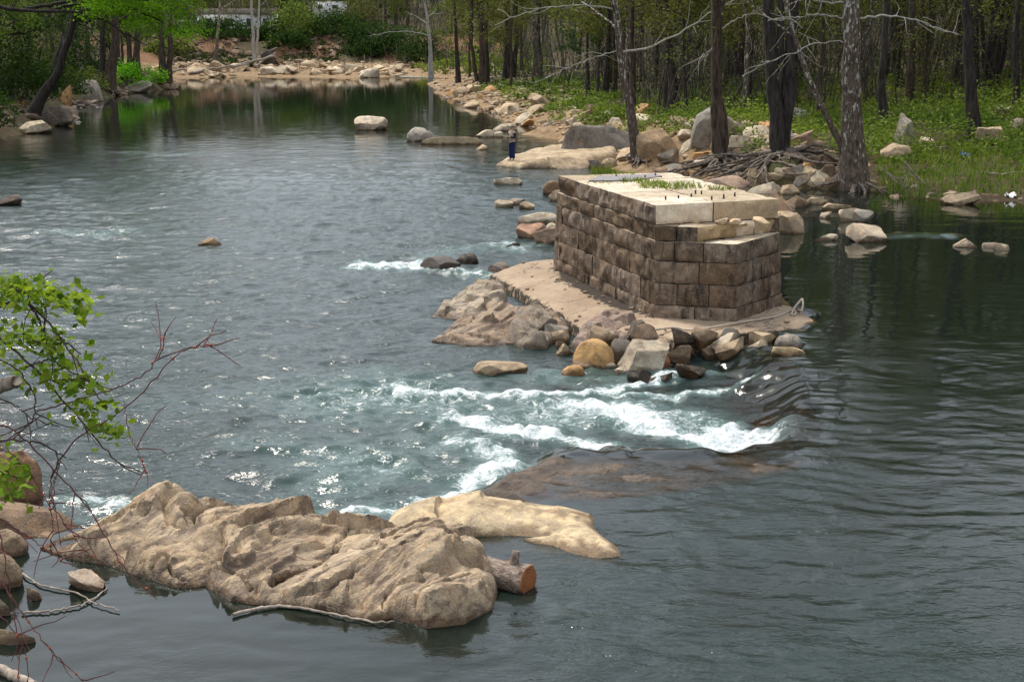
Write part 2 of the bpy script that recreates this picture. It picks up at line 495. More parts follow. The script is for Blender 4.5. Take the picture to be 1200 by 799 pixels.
# ------------------------------------------------------------------ large rocks shaped on their waterline
FIELDS = []
def field_rock(name, label, outline, res, zfun, mat, color, wet, cat='rock', margin=0.10, drop=0.8, kind=None):
    """a rock (or slab) grown on its outline: zfun(X, Y, d) is the top surface, the flanks go on below the water"""
    P = np.asarray(outline, float)
    x0, y0 = P.min(0) - margin - res; x1, y1 = P.max(0) + margin + res
    nx, ny = int((x1 - x0) / res) + 2, int((y1 - y0) / res) + 2
    X, Y = np.meshgrid(np.linspace(x0, x1, nx), np.linspace(y0, y1, ny))
    d = sdf(P, X, Y); e_ = res * .2
    gx_, gy_ = (sdf(P, X + e_, Y) - d) / e_, (sdf(P, X, Y + e_) - d) / e_
    mv = np.where(np.abs(d) < .62 * res, d, 0); X = X - mv * gx_; Y = Y - mv * gy_; d = d - mv     # the rim sits on the outline
    wob = 0 if cat == 'footing' else 1
    X = X + wob * .5 * res * fbm(X * 3, Y * 3, 0, 2, 3) * (d <= 0); Y = Y + wob * .5 * res * fbm(X * 3, Y * 3, 4, 2, 3) * (d <= 0)
    Z = np.where(d > -0.001, zfun(X, Y, d), zfun(X, Y, np.zeros_like(d)) + np.clip(d / margin, -1, 0) * drop)
    keep = d > -margin - res
    F = grid_faces(nx, ny)
    F = F[keep.ravel()[F].all(1)]
    V = np.stack([X, Y, Z], -1).reshape(-1, 3)
    used = np.unique(F); mp = np.zeros(len(V), int); mp[used] = np.arange(len(used))
    c = np.array([P[:, 0].mean(), P[:, 1].mean(), 0])
    o = link(name, mesh_np(name, V[used] - c, mp[F], mat, True, sharp=None if cat == 'footing' else 30), None, c)
    o.color = (*color, 1); o.pass_index = wet
    tag(o, label, cat)
    def top(X, Y):
        d = sdf(P, X, Y)
        return np.where(d > 0, zfun(X, Y, np.maximum(d, 0)), -3.0)
    FIELDS.append((top, P))
    return o
def idw(pts, X, Y, sig=.36):
    num = 0; den = 1e-9
    for x, y, h in pts:
        w = np.exp(-((X - x) ** 2 + (Y - y) ** 2) / (2 * sig * sig)) + 1e-6 / ((X - x) ** 2 + (Y - y) ** 2 + .01)
        num = num + w * h; den = den + w
    return num / den
def ridged(x, y, z=0, o=3, seed=0):
    r, a = 0, 1.0
    for q in range(o):
        r = r + a * (1 - np.abs(vn(x * 2.1 ** q, y * 2.1 ** q, z, seed + q)) * 2); a *= 0.5
    return r

def shard(q, a, cell, seed, g=.25, st=2.0, soft=.16, crack=.05):
    """fracture facets: every cell is a little plane of its own, with a step to its neighbours"""
    x, y = q / cell, a / (cell * st)
    i0, j0 = np.floor(x), np.floor(y)
    f1 = np.full(np.shape(x), 1e9); f2 = f1.copy(); v1 = np.zeros(np.shape(x)); v2 = v1.copy()
    for di in (-1, 0, 1):
        for dj in (-1, 0, 1):
            i, j = i0 + di, j0 + dj
            px_, py_ = i + .1 + .8 * _hash(i, j, i * 0, seed), j + .1 + .8 * _hash(i, j, i * 0, seed + 1)
            d = np.sqrt((x - px_) ** 2 + (y - py_) ** 2)
            gx_, gy_, o_ = [_hash(i, j, i * 0, seed + 2 + c_) * 2 - 1 for c_ in range(3)]
            v = g * cell * (gx_ * (x - px_) * 1.6 + gy_ * (y - py_) + .35 * o_)
            a_, b_ = d < f1, (d >= f1) & (d < f2)
            f2 = np.where(a_, f1, np.where(b_, d, f2)); v2 = np.where(a_, v1, np.where(b_, v, v2))
            f1 = np.where(a_, d, f1); v1 = np.where(a_, v, v1)
    t = ss(0, soft, f2 - f1)
    return v1 * (.5 + .5 * t) + v2 * (.5 - .5 * t) - crack * cell * np.exp(-((f2 - f1) / .035) ** 2)
big_out = P2([(46, 642), (80, 655), (130, 663), (170, 678), (210, 690), (240, 687), (270, 704), (330, 712), (380, 716), (430, 728), (460, 724), (500, 736), (545, 730), (578, 712), (583, 692), (572, 668), (545, 640), (500, 628), (450, 628), (400, 624), (340, 616), (250, 612), (190, 610), (120, 618), (75, 630)], UP)
bc = [(50, 640, .02), (80, 640, .12), (120, 635, .26), (165, 630, .40), (215, 628, .58), (245, 632, .50), (275, 640, .34), (320, 640, .36), (350, 638, .40), (390, 642, .28), (430, 648, .20),
      (470, 655, .20), (510, 650, .30), (540, 662, .34), (565, 690, .40), (520, 688, .54), (480, 700, .50), (540, 712, .34), (440, 695, .36), (400, 690, .30),
      (215, 672, .18), (260, 680, .18), (300, 690, .15), (340, 690, .22), (160, 655, .14), (110, 648, .10), (370, 672, .32), (300, 660, .30), (500, 722, .24), (430, 718, .12), (560, 712, .22)]
bc = [(*at(x, y, UP)[:2], h) for x, y, h in bc]
def big_top(X, Y, d):
    h = idw(bc, X, Y)
    h = h * (1 - np.exp(-d / 0.07)) + 0.02
    q, a = -0.66 * X + 0.75 * Y, 0.75 * X + 0.66 * Y
    wq = q + 0.12 * fbm(X * 1.3, Y * 1.3, 0, 3, 8)
    fol = ridged(wq * 2.6, a * 0.45, 0, 4, 31)
    m = ss(0, 0.14, d)
    fac = ridged(wq * 1.1 + .3 * a, a * .8 - .2 * q, 0, 2, 57)
    sq, sa = wq + .05 * fbm(X * 5, Y * 5, 0, 2, 3), a + .06 * fbm(X * 4, Y * 4, 0, 2, 5)
    h = h + m * (shard(sq, sa, .80, 301, .27, 1.9, .04, .08) + shard(sq + 3, sa, .30, 311, .22, 2.4, .07, .08) + .5 * shard(sq, sa + 5, .11, 321, .30, 2.6))
    h = h + m * (0.012 * (fol - 0.9) + 0.010 * (fac - .75) + 0.006 * fbm(X * 2.5, Y * 2.5, 0, 3, 17) + 0.012 * fbm(X * 9, Y * 9, 0, 3, 12))
    step = vn(wq * 3.2, a * 0.35, 0, 77)
    h = h + m * 0.05 * (ss(0.0, 0.07, step) - .5)
    cr = np.abs(vn(a * 0.9 + 0.5 * vn(X * 2, Y * 2, 0, 4), q * 0.6, 0, 91))
    h = h - m * 0.15 * np.exp(-(cr / 0.03) ** 2)
    return UP + h
field_rock('foliated_boulder', 'long tan boulder with slanting ridges and a gnarled top, beside the sawn log', big_out, 0.026, big_top, M['strata'], (0.50, 0.385, 0.265), 40)

flat_out = P2([(448, 626), (455, 612), (500, 600), (560, 593), (620, 592), (665, 597), (694, 604), (698, 622), (722, 641), (728, 652), (700, 655), (668, 650), (650, 641), (622, 637), (610, 633), (640, 631), (600, 627), (545, 630), (500, 633)], UP)
def flat_top(X, Y, d):
    t = ss(16.5, 20.5, Y)
    h = (0.05 + 0.22 * t * ss(0.4, -0.6, X) + 0.05) * (1 - np.exp(-d / 0.10))
    m = ss(0, 0.3, d)
    return UP + 0.005 + h + m * (0.025 * fbm(X * 1.4, Y * 1.4, 0, 4, 51) + .5 * shard(X + .04 * fbm(X * 4, Y * 4, 0, 2, 4), Y, .55, 351, .26, 1.4, .08, .05) + 0.008 * fbm(X * 9, Y * 9, 0, 3, 52))
field_rock('flat_rock', 'flat pale yellow rock slab lying behind the sawn log', flat_out, 0.03, flat_top, M['rock'], (0.56, 0.445, 0.29), 40)

ledge_out = P2([(528, 594), (550, 578), (590, 556), (612, 540), (650, 532), (720, 527), (800, 533), (862, 527), (905, 536), (950, 536), (930, 552), (860, 562), (800, 574), (730, 586), (640, 588), (580, 592)], UP)
def ledge_top(X, Y, d):
    q, a = 0.25 * X + 0.97 * Y, X - 0.25 * Y
    lv = level(X, Y)[0]
    left = ss(1.6, -0.2, X)
    h = -0.035 + 0.12 * left + 0.075 * fbm(X * 1.3, Y * 1.3, 0, 4, 61) + 0.03 * (ridged(q * 2.0, a * 0.5, 0, 3, 62) - 0.9) + .45 * shard(q, a, .5, 371, .3, 2.4) + 0.012 * fbm(X * 7, Y * 7, 0, 3, 63)
    return (0.45 * lv + 0.55 * UP) * (1 - 0.12 * np.exp(-d / 0.12)) + h * ss(0, .2, d) - 0.05 * np.exp(-d / 0.1)
field_rock('rock_ledge', 'wet brown rock ledge that the water slides over behind the flat pale rock', ledge_out, 0.035, ledge_top, M['ledge'], (0.27, 0.22, 0.175), 60)

chute_out = P2([(836, 428), (880, 418), (930, 415), (948, 450), (960, 490), (962, 525), (925, 530), (880, 528), (862, 520), (862, 500), (880, 475), (852, 448)], UP)
def chute_top(X, Y, d):
    lv, s = level(X, Y)
    return lv - 0.10 + 0.08 * fbm(X * 1.8, Y * 1.8, 0, 4, 71) - 0.05
field_rock('weir_sill', 'dark brown submerged rock sill under the smooth sliding water below the stone pier', chute_out, 0.05, chute_top, M['ledge'], (0.15, 0.085, 0.045), 60)

angler_out = P2([(581, 195), (592, 189), (620, 182), (660, 176), (705, 172), (728, 176), (722, 190), (695, 196), (650, 197), (610, 198)])
def angler_top(X, Y, d):
    h = (0.22 + 0.055 * (X - at(581, 195)[0])) * (1 - np.exp(-d / 0.12))
    return h + 0.02 + ss(0, .4, d) * (0.07 * fbm(X * .7, Y * .7, 0, 4, 81) + 0.02 * fbm(X * 4, Y * 4, 0, 3, 82))
field_rock('shelf_rock', 'long flat tan shelf rock with a person standing on its tip', angler_out, 0.08, angler_top, M['rock'], (0.42, 0.33, 0.22), 0)

def crag(label, outline, ctrl, color, seed, wet=0, res=.03, steep=.06, rough=.06, mat='rock', z0=0.0):
    """a boulder built on its waterline with heights given at a few points"""
    cs = [(*at(x, y, z0)[:2], h) for x, y, h in ctrl]
    def top(X, Y, d):
        h = idw(cs, X, Y, .30) * (1 - np.exp(-d / steep))
        fq, fa = X + .05 * fbm(X * 4, Y * 4, 0, 2, seed), Y + .05 * fbm(X * 4, Y * 4, 3, 2, seed)
        h = h + ss(0, .15, d) * (shard(fq, fa, .55, seed + 40, .30, 1.3, .08, .05) + .45 * shard(fq + 2, fa, .16, seed + 50, .3, 1.3))
        return z0 + .02 + h + ss(0, .2, d) * .6 * (rough * fbm(X * 1.7, Y * 1.7, 0, 4, seed) + .3 * rough * (ridged(X * 2.2 + Y, Y * 1.1, 0, 3, seed + 5) - .9) + .2 * rough * fbm(X * 8, Y * 8, 0, 3, seed + 9))
    return field_rock('boulder', label, P2(outline, z0), res, top, M[mat], color, wet)
crag('slanting wedge-shaped grey boulder against the far side of the broad brown boulder', [(505, 373), (540, 376), (575, 373), (595, 362), (594, 350), (575, 344), (540, 352), (515, 362)],
     [(508, 370, .05), (530, 366, .12), (550, 362, .20), (572, 358, .36), (586, 356, .50), (592, 362, .36)], (.40, .335, .26), 211, mat='strata')
crag('broad low brown boulder with orange patches, largest in the rapids beside the footing', [(506, 400), (540, 405), (590, 406), (640, 405), (668, 395), (664, 382), (625, 374), (570, 373), (530, 384)],
     [(512, 397, .05), (535, 392, .16), (570, 386, .30), (610, 384, .36), (645, 386, .30), (560, 402, .08), (610, 402, .16)], (.34, .255, .185), 223, mat='strata')
crag('purple-brown boulder with a pale tan rim leaning on the footing', [(668, 408), (700, 414), (735, 412), (750, 398), (744, 386), (715, 382), (685, 390)],
     [(675, 402, .24), (700, 396, .42), (720, 394, .50), (738, 396, .46), (712, 408, .26)], (.25, .185, .155), 237)
crag('dark grey jagged boulder between the broad brown boulder and the footing', [(592, 402), (612, 410), (640, 409), (655, 400), (652, 388), (630, 382), (602, 386)],
     [(598, 396, .42), (612, 390, .62), (630, 396, .50), (646, 396, .30), (622, 405, .22)], (.23, .19, .15), 249, rough=.11)

# footing slab round the pier
k = NT('footing_concrete')
c = k.n('ShaderNodeTexCoord').outputs['Object']
n1, n2, n3 = k.noise(c, 0.8, 5, 0.6), k.noise(c, 6.0, 7, 0.7), k.noise(c, 45.0, 3, 0.7)
col = k.mix(k.rng(n1, 0.35, 0.65), (0.25, 0.175, 0.115), (0.36, 0.27, 0.185))
col = k.mix(k.rng(n2, 0.5, 0.72, 0, .7), col, (0.15, 0.105, 0.075))
col = k.mix(k.rng(n3, 0.54, 0.66, 0, .5), col, (0.47, 0.40, 0.31))
ck = k.voro(k.vmath('ADD', c, k.noise(c, 1.6, 4, col=True)), .45, 'DISTANCE_TO_EDGE')
col = k.mix(k.rng(ck, 0.012, 0.0, 0, .85), col, (0.05, 0.04, 0.03))
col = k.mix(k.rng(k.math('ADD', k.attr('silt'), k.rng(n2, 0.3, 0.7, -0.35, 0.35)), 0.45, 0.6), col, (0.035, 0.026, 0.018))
M['concrete'] = k.done(k.pbr(col, 0.9, k.bump(k.math('ADD', n2, k.math('MULTIPLY', n3, 0.3)), 0.7, 0.03), 0.25))
apron_out = P2([(574, 322), (600, 336), (640, 361), (690, 391), (740, 396)], .22) + P2([(790, 394), (850, 391), (915, 382), (964, 374), (935, 358), (905, 330), (890, 300), (720, 290), (660, 303)], .46) + P2([(610, 315)], .22)
PA, PB = at(648, 314, .46), at(765, 372, .46)
def apron_top(X, Y, d):
    nl_ = np.array([PB[1] - PA[1], PA[0] - PB[0]]); nl_ = nl_ / np.linalg.norm(nl_); nl_ = nl_ if nl_[0] < 0 else -nl_
    dv = np.maximum((X - PA[0]) * nl_[0] + (Y - PA[1]) * nl_[1], 0)
    s = 0.46 - np.minimum(.13 * dv, .26) + 0.02 * fbm(X * .5, Y * .5, 0, 2, 41) + 0.008 * fbm(X * 5, Y * 5, 0, 3, 42)
    s = s - 0.10 * ss(0.6, 0.0, d) * ss(4.5, 6.5, X)
    return s - 0.05 * np.exp(-d / 0.05)
apron = field_rock('concrete_footing', 'worn tan concrete footing slab around the base of the stone pier', apron_out, 0.07, apron_top, M['concrete'], (0.4, 0.3, 0.2), 0, 'footing', 0.07)
av = np.empty(len(apron.data.vertices) * 3, np.float32); apron.data.vertices.foreach_get('co', av); av = av.reshape(-1, 3) + np.array(apron.location)
dd, sl = linedist([PA, PB], av[:, 0], av[:, 1])
aa = apron.data.attributes.new('silt', 'FLOAT', 'POINT')
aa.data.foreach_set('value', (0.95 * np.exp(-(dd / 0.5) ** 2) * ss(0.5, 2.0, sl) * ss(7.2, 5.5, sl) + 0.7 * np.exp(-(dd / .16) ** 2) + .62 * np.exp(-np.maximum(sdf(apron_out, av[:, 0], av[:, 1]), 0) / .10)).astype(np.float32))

# ------------------------------------------------------------------ water
def water_arrays(X, Y):
    lv, s = level(X, Y)
    Z = lv.copy()
    bot = terr(X, Y)
    near = (Y < 90)
    for f, P in FIELDS:
        m = (X > P[:, 0].min() - .3) & (X < P[:, 0].max() + .3) & (Y > P[:, 1].min() - .3) & (Y < P[:, 1].max() + .3)
        if m.any(): bot[m] = np.maximum(bot[m], f(X[m], Y[m]))
    down = ss(0.4, -0.1, s)                                      # 1 below the ledge
    rough = np.interp(Y, [0, 30, 48, 60, 70, 80, 95, 120, 200], [.50, .56, .72, .70, .46, .24, .10, .05, .045]) * down
    # riffles farther down the river
    for (x0, y0), (x1, y1), r, a in [((120, 178), (270, 181), 2.0, .3), ((400, 88), (500, 91), 4, .7)]:
        dd, _ = linedist(P2([(x0, y0), (x1, y1)]), X, Y); rough = np.maximum(rough, a * np.exp(-(dd / r) ** 2))
    rough += (1 - down) * (np.interp(Y, [0, 15, 24, 32, 60], [.30, .34, .22, .07, .05]) * ss(-1.5, 1.5, X) + .10 * ss(1.5, -1.5, X)) * (.65 + .7 * ss(-.4, .5, fbm(X * .3, Y * .3, 0, 2, 29)))
    core = np.zeros_like(X)
    foam = np.zeros_like(X)
    lines = [([(385, 603), (430, 601), (478, 603), (530, 584), (575, 560), (600, 545)], .26, 1.0), ([(530, 518), (560, 525), (600, 545)], .35, .8), ([(545, 496), (600, 505), (650, 516), (712, 526)], .26, 1.05),
             ([(480, 458), (520, 466), (600, 466), (690, 462), (740, 452), (795, 438)], .26, .95), ([(700, 478), (735, 486), (770, 500), (810, 514), (872, 524)], .48, 1.1), ([(860, 500), (872, 522)], .25, 1.1),
             ([(720, 462), (790, 468), (850, 458), (880, 452)], .26, .8), ([(420, 480), (470, 470), (560, 490), (640, 495)], 1.0, .50), ([(300, 520), (420, 545), (520, 560)], .9, .34), ([(220, 470), (330, 450), (450, 440)], 1.2, .24), ([(640, 440), (760, 445)], .5, .45), ([(640, 480), (760, 485), (850, 500)], .7, .5),
             ([(420, 310), (470, 312), (525, 318), (560, 322)], .55, .9), ([(500, 302), (560, 290), (640, 285)], .7, .45), ([(590, 287), (605, 292)], .4, .7), ([(105, 592), (150, 604), (190, 612), (215, 612)], .3, .8), ([(0, 612), (60, 590), (120, 600)], .5, .45),
             ([(350, 600), (400, 560), (480, 520)], 1.0, .30), ([(380, 470), (470, 452), (560, 448)], 1.2, .30), ([(60, 272), (110, 277), (150, 270)], .7, .5), ([(150, 179), (200, 182), (265, 177)], .8, .42),
             ([(430, 88), (500, 90)], 2.2, .9), ([(1115, 292), (1040, 292)], .25, .35), ([(905, 218), (870, 219)], .8, .8), ([(850, 437), (700, 430)], .2, .5)]
    fw1, fw2 = .30 * fbm(X * 1.1, Y * 1.1, 0, 3, 81), .30 * fbm(X * 1.1, Y * 1.1, 0, 3, 82)
    for L, w, a in lines:
        dd, sl = linedist(P2(L), X + fw1, Y + fw2); w = w * 1.2
        foam = np.maximum(foam, a * np.exp(-(dd / w) ** 2)) if a > .6 else foam + a * np.exp(-(dd / w) ** 2) * (1 - foam)
        core = np.maximum(core, np.exp(-(dd / (w * 2.2)) ** 2) * a)
    rough = np.maximum(rough, core * 0.62 * (Y < 60))
    ramp = ss(0, .25, s) * ss(1.9, 0.7, s) * ss(18.5, 19.5, Y) * (Y < 32.5) * ss(-.6, .6, X)
    rough = rough * (1 - 0.8 * ramp)
    # waves: crests across the current, broken by noise
    wx, wy = X + 0.35 * fbm(X * .5, Y * .5, 0, 2, 1), Y + 0.35 * fbm(X * .5, Y * .5, 0, 2, 2)
    wav = .050 * fbm(wx * .55, wy * 1.1, 0, 2, 3) + .046 * fbm(wx * 1.5, wy * 2.6, 0, 2, 4) + .027 * fbm(wx * 3.4, wy * 5.2, 0, 2, 6)
    Z += rough * wav * np.interp(Y, [60, 120], [1, .6])
    Z += foam * (0.06 + 0.11 * fbm(X * 2.6, Y * 3.2, 0, 3, 9)) * (Y < 60)
    _, arc = linedist(LOW_EDGE, X, Y)
    Z += ramp * (0.11 * vn(arc * 1.5 + 0.6 * vn(arc * .7, s, 0, 3), s * 0.45, 0, 13) + 0.03 * vn(arc * 5.5, s * .6, 0, 14))
    dep = np.maximum(Z - bot, 0)
    clear = np.exp(-dep / 0.16)
    return Z, rough, np.clip(foam, 0, 1.2), clear, ramp

wx_ = axis((-75, -20, 1.2, .2), (-20, -9, .13, .075), (-9, 9, .062, .062), (9, 16, .075, .13), (16, 48, .2, .8))
wy_ = axis((-55, 10, 4, .25), (10, 14, .15, .07), (14, 38, .06, .075), (38, 62, .08, .15), (62, 110, .18, .5), (110, 215, .5, 1.2))
WX, WY = np.meshgrid(wx_, wy_)
WZ, wr, wf_, wc, wramp = water_arrays(WX, WY)
k = NT('river_water')
p = k.pos()
rg, fo, cl, rp = k.attr('rough'), k.attr('foam'), k.attr('clear'), k.attr('ramp')
b1 = k.noise(k.map(p, (1.0, 1.7, 1)), 2.6, 3, 0.55, 0.6)
b2 = k.noise(k.map(p, (1.0, 1.5, 1)), 8.5, 3, 0.6, 0.5)
b3 = k.noise(p, 0.9, 2, 0.5)
hgt = k.math('ADD', k.math('MULTIPLY', b1, 0.8), k.math('MULTIPLY', b2, 0.48))
amp = k.math('MULTIPLY', k.rng(rg, 0.05, 1.0, 0.012, 0.80), k.rng(b3, 0.35, 0.65, 0.55, 1.25))
amp = k.math('MULTIPLY', amp, k.rng(rp, 0, 1, 1, 0.3))
nrm = k.bump(k.math('MULTIPLY', hgt, amp), 1.0, 0.10)
body = k.mix(k.rng(rg, 0.15, 0.8), (0.006, 0.010, 0.007), (0.020, 0.035, 0.033))
body = k.mix(k.rng(fo, 0.15, 0.9), body, (0.11, 0.175, 0.16))
wat = k.n('ShaderNodeBsdfPrincipled')
k.set(wat.inputs['Base Color'], body); k.set(wat.inputs['Roughness'], k.math('ADD', k.rng(rg, 0.1, 0.7, 0.03, 0.12), k.math('MULTIPLY', rp, 0.14))); wat.inputs['IOR'].default_value = 1.33; wat.inputs['Specular IOR Level'].default_value = 0.5
k.set(wat.inputs['Normal'], nrm)
tr = k.n('ShaderNodeBsdfTransparent'); tr.inputs['Color'].default_value = (0.78, 0.74, 0.64, 1)
gl = k.n('ShaderNodeBsdfGlossy'); gl.inputs['Roughness'].default_value = 0.06; k.set(gl.inputs['Normal'], nrm)
fr = k.n('ShaderNodeFresnel'); fr.inputs['IOR'].default_value = 1.33; k.set(fr.inputs['Normal'], nrm)
film = k.n('ShaderNodeMixShader'); k.set(film.inputs[0], fr.outputs[0]); k.t.links.new(tr.outputs[0], film.inputs[1]); k.t.links.new(gl.outputs[0], film.inputs[2])
m1 = k.n('ShaderNodeMixShader'); k.set(m1.inputs[0], cl); k.t.links.new(wat.outputs[0], m1.inputs[1]); k.t.links.new(film.outputs[0], m1.inputs[2])
f1 = k.noise(k.map(p, (1, 1.5, 1)), 4.2, 9, 0.78, 1.2); f2 = k.noise(p, 16.0, 4, 0.7)
fm = k.math('ADD', k.math('MULTIPLY', f1, 0.75), k.math('MULTIPLY', f2, 0.25))
thr = k.rng(fo, 0.0, 1.0, 0.74, 0.40)
mask = k.rng(k.math('SUBTRACT', fm, thr), -0.03, 0.12)
mask = k.math('MULTIPLY', mask, k.rng(fo, 0.03, 0.25))
fb = k.pbr((0.80, 0.83, 0.84), 0.6, k.bump(fm, 0.9, 0.10), 0.3)
m2 = k.n('ShaderNodeMixShader'); k.set(m2.inputs[0], mask); k.t.links.new(m1.outputs[0], m2.inputs[1]); k.t.links.new(fb, m2.inputs[2])
M['water'] = k.done(m2.outputs[0])
water = link('river_water', mesh_np('river_water', np.stack([WX, WY, WZ], -1).reshape(-1, 3), grid_faces(len(wx_), len(wy_)), M['water'], True,
             attrs={'rough': wr.ravel(), 'foam': wf_.ravel(), 'clear': wc.ravel(), 'ramp': wramp.ravel()}))
tag(water, 'dark river water breaking into white rapids below a ledge', kind='structure')

# ------------------------------------------------------------------ loose rocks
import bmesh
ICO = {}
def ico(l):
    if l not in ICO:
        bm = bmesh.new(); bmesh.ops.create_icosphere(bm, subdivisions=l, radius=1.0)
        ICO[l] = (np.array([v.co[:] for v in bm.verts]), np.array([[v.index for v in f.verts] for f in bm.faces]))
        bm.free()
    return ICO[l]
def rock_verts(seed, lvl, cuts=9, angular=.5, noise=.10):
    """a boulder in a unit box: a ball with facets cut off, then weathered"""
    V, F = ico(lvl); V = V.copy(); rg = np.random.default_rng(seed)
    pw = 2 + 2.6 * max(0, angular - .4) / .6; V /= ((np.abs(V) ** pw).sum(1) ** (1 / pw))[:, None]
    for _ in range(cuts):
        n = rg.normal(size=3); n /= np.linalg.norm(n); o = rg.uniform(1 - .68 * angular, 1 - .10 * angular)
        ex = np.maximum(V @ n - o, 0); V -= (ex * .93)[:, None] * n[None]
    s = rg.uniform(0, 90)
    V *= (1 + noise * fbm(V[:, 0] * 1.3 + s, V[:, 1] * 1.3, V[:, 2] * 1.3, 3, seed % 91) + noise * .35 * fbm(V[:, 0] * 4 + s, V[:, 1] * 4, V[:, 2] * 4, 3, seed % 71))[:, None]
    lo, hi = V.min(0), V.max(0)
    V = (V - (lo + hi) / 2) / ((hi - lo) / 2)
    return V, F

# ------------------------------------------------------------------ the stone pier
def mat_stone(name, a, b, c, stain):
    k = NT(name); o = k.obj(); p = k.pos()
    n1, n2, n3 = k.noise(o, 1.6, 6, 0.62, 0.6), k.noise(o, 7.0, 8, 0.7, 0.3), k.noise(o, 40, 4, 0.7)
    col = k.mix(k.rng(n1, 0.36, 0.64), a, b)
    col = k.mix(k.rng(n2, 0.50, 0.72), col, c)
    hs = k.n('ShaderNodeHueSaturation'); k.set(hs.inputs['Color'], col); k.set(hs.inputs['Value'], k.rng(k.oi.outputs['Random'], 0, 1, 0.72, 1.28)); k.set(hs.inputs['Saturation'], k.rng(k.oi.outputs['Random'], 0, 1, 1.15, 0.8))
    col = hs.outputs[0]
    vs = k.noise(k.map(p, (1, 1, 0.14)), 5.0, 6, 0.65, 0.3)                       # old run-off streaks
    col = k.mix(k.rng(vs, 0.52, 0.64, 0, stain), col, (0.028, 0.023, 0.019))
    col = k.mix(k.rng(vs, 0.36, 0.27, 0, stain * .7), col, (0.34, 0.29, 0.235))
    col = k.mix(k.rng(n3, 0.57, 0.68, 0, 0.4), col, (0.50, 0.45, 0.38))
    col = k.mix(k.rng(n3, 0.42, 0.33, 0, 0.5), col, (0.03, 0.025, 0.02))
    h = k.math('ADD', n2, k.math('MULTIPLY', n3, 0.25))
    return k.done(k.pbr(col, 0.92, k.bump(h, 0.85, 0.05), 0.2))
M['stone'] = mat_stone('weathered_sandstone', (0.085, 0.056, 0.038), (0.190, 0.128, 0.082), (0.30, 0.21, 0.13), 0.85)
M['stone_tan'] = mat_stone('fresh_sandstone', (0.47, 0.325, 0.185), (0.61, 0.46, 0.295), (0.70, 0.58, 0.42), 0.12)
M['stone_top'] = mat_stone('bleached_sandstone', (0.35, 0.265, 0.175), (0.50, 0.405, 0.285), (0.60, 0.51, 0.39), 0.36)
M['mortar'] = mat_flat('dark_joint_mortar', (0.06, 0.05, 0.042), 0.95)  # dark mortar of the joints and the core
M['iron'] = mat_flat('rusted_iron', (0.045, 0.032, 0.028), 0.8, 0.4, 30, 0.4)
M['plate'] = mat_flat('grey_slab_surface', (0.19, 0.17, 0.175), 0.7, 0.25, 8, 0.4)  # even grey for the thin slab on the cap

ux = (PB - PA)[:2]; PL = float(np.linalg.norm(ux)); ux = ux / PL
vx = np.array([-ux[1], ux[0]]); vx = -vx if vx[0] < 0 else vx
def PP(u, v): return PA[:2] + ux * u + vx * v
pier = thing('stone_pier', 'old bridge pier of rough sandstone blocks with a stepped top and pointed nose', 'bridge pier', (*PP(PL / 2, 1.7), 0.4))
pier_o = np.array(pier.location)
rngp = np.random.default_rng(4)
def lattice(a, b, c):
    """surface points of a box lattice, with quads"""
    idx, V, F, FM = {}, [], [], []
    def vid(i, j, q):
        if (i, j, q) not in idx:
            idx[(i, j, q)] = len(V); V.append((i / a, j / b, q / c))
        return idx[(i, j, q)]
    for i in range(a):
        for q in range(c):
            F.append([vid(i, 0, q), vid(i + 1, 0, q), vid(i + 1, 0, q + 1), vid(i, 0, q + 1)]); FM.append(0)     # outer face
            F.append([vid(i + 1, b, q), vid(i, b, q), vid(i, b, q + 1), vid(i + 1, b, q + 1)]); FM.append(1)
        for j in range(b):
            F.append([vid(i, j, c), vid(i + 1, j, c), vid(i + 1, j + 1, c), vid(i, j + 1, c)]); FM.append(2)     # top
            F.append([vid(i + 1, j, 0), vid(i, j, 0), vid(i, j + 1, 0), vid(i + 1, j + 1, 0)]); FM.append(1)
    for j in range(b):
        for q in range(c):
            F.append([vid(0, j + 1, q), vid(0, j, q), vid(0, j, q + 1), vid(0, j + 1, q + 1)]); FM.append(3)     # ends
            F.append([vid(a, j, q), vid(a, j + 1, q), vid(a, j + 1, q + 1), vid(a, j, q + 1)]); FM.append(4)
    return np.array(V), np.array(F), np.array(FM)
LAT = {}
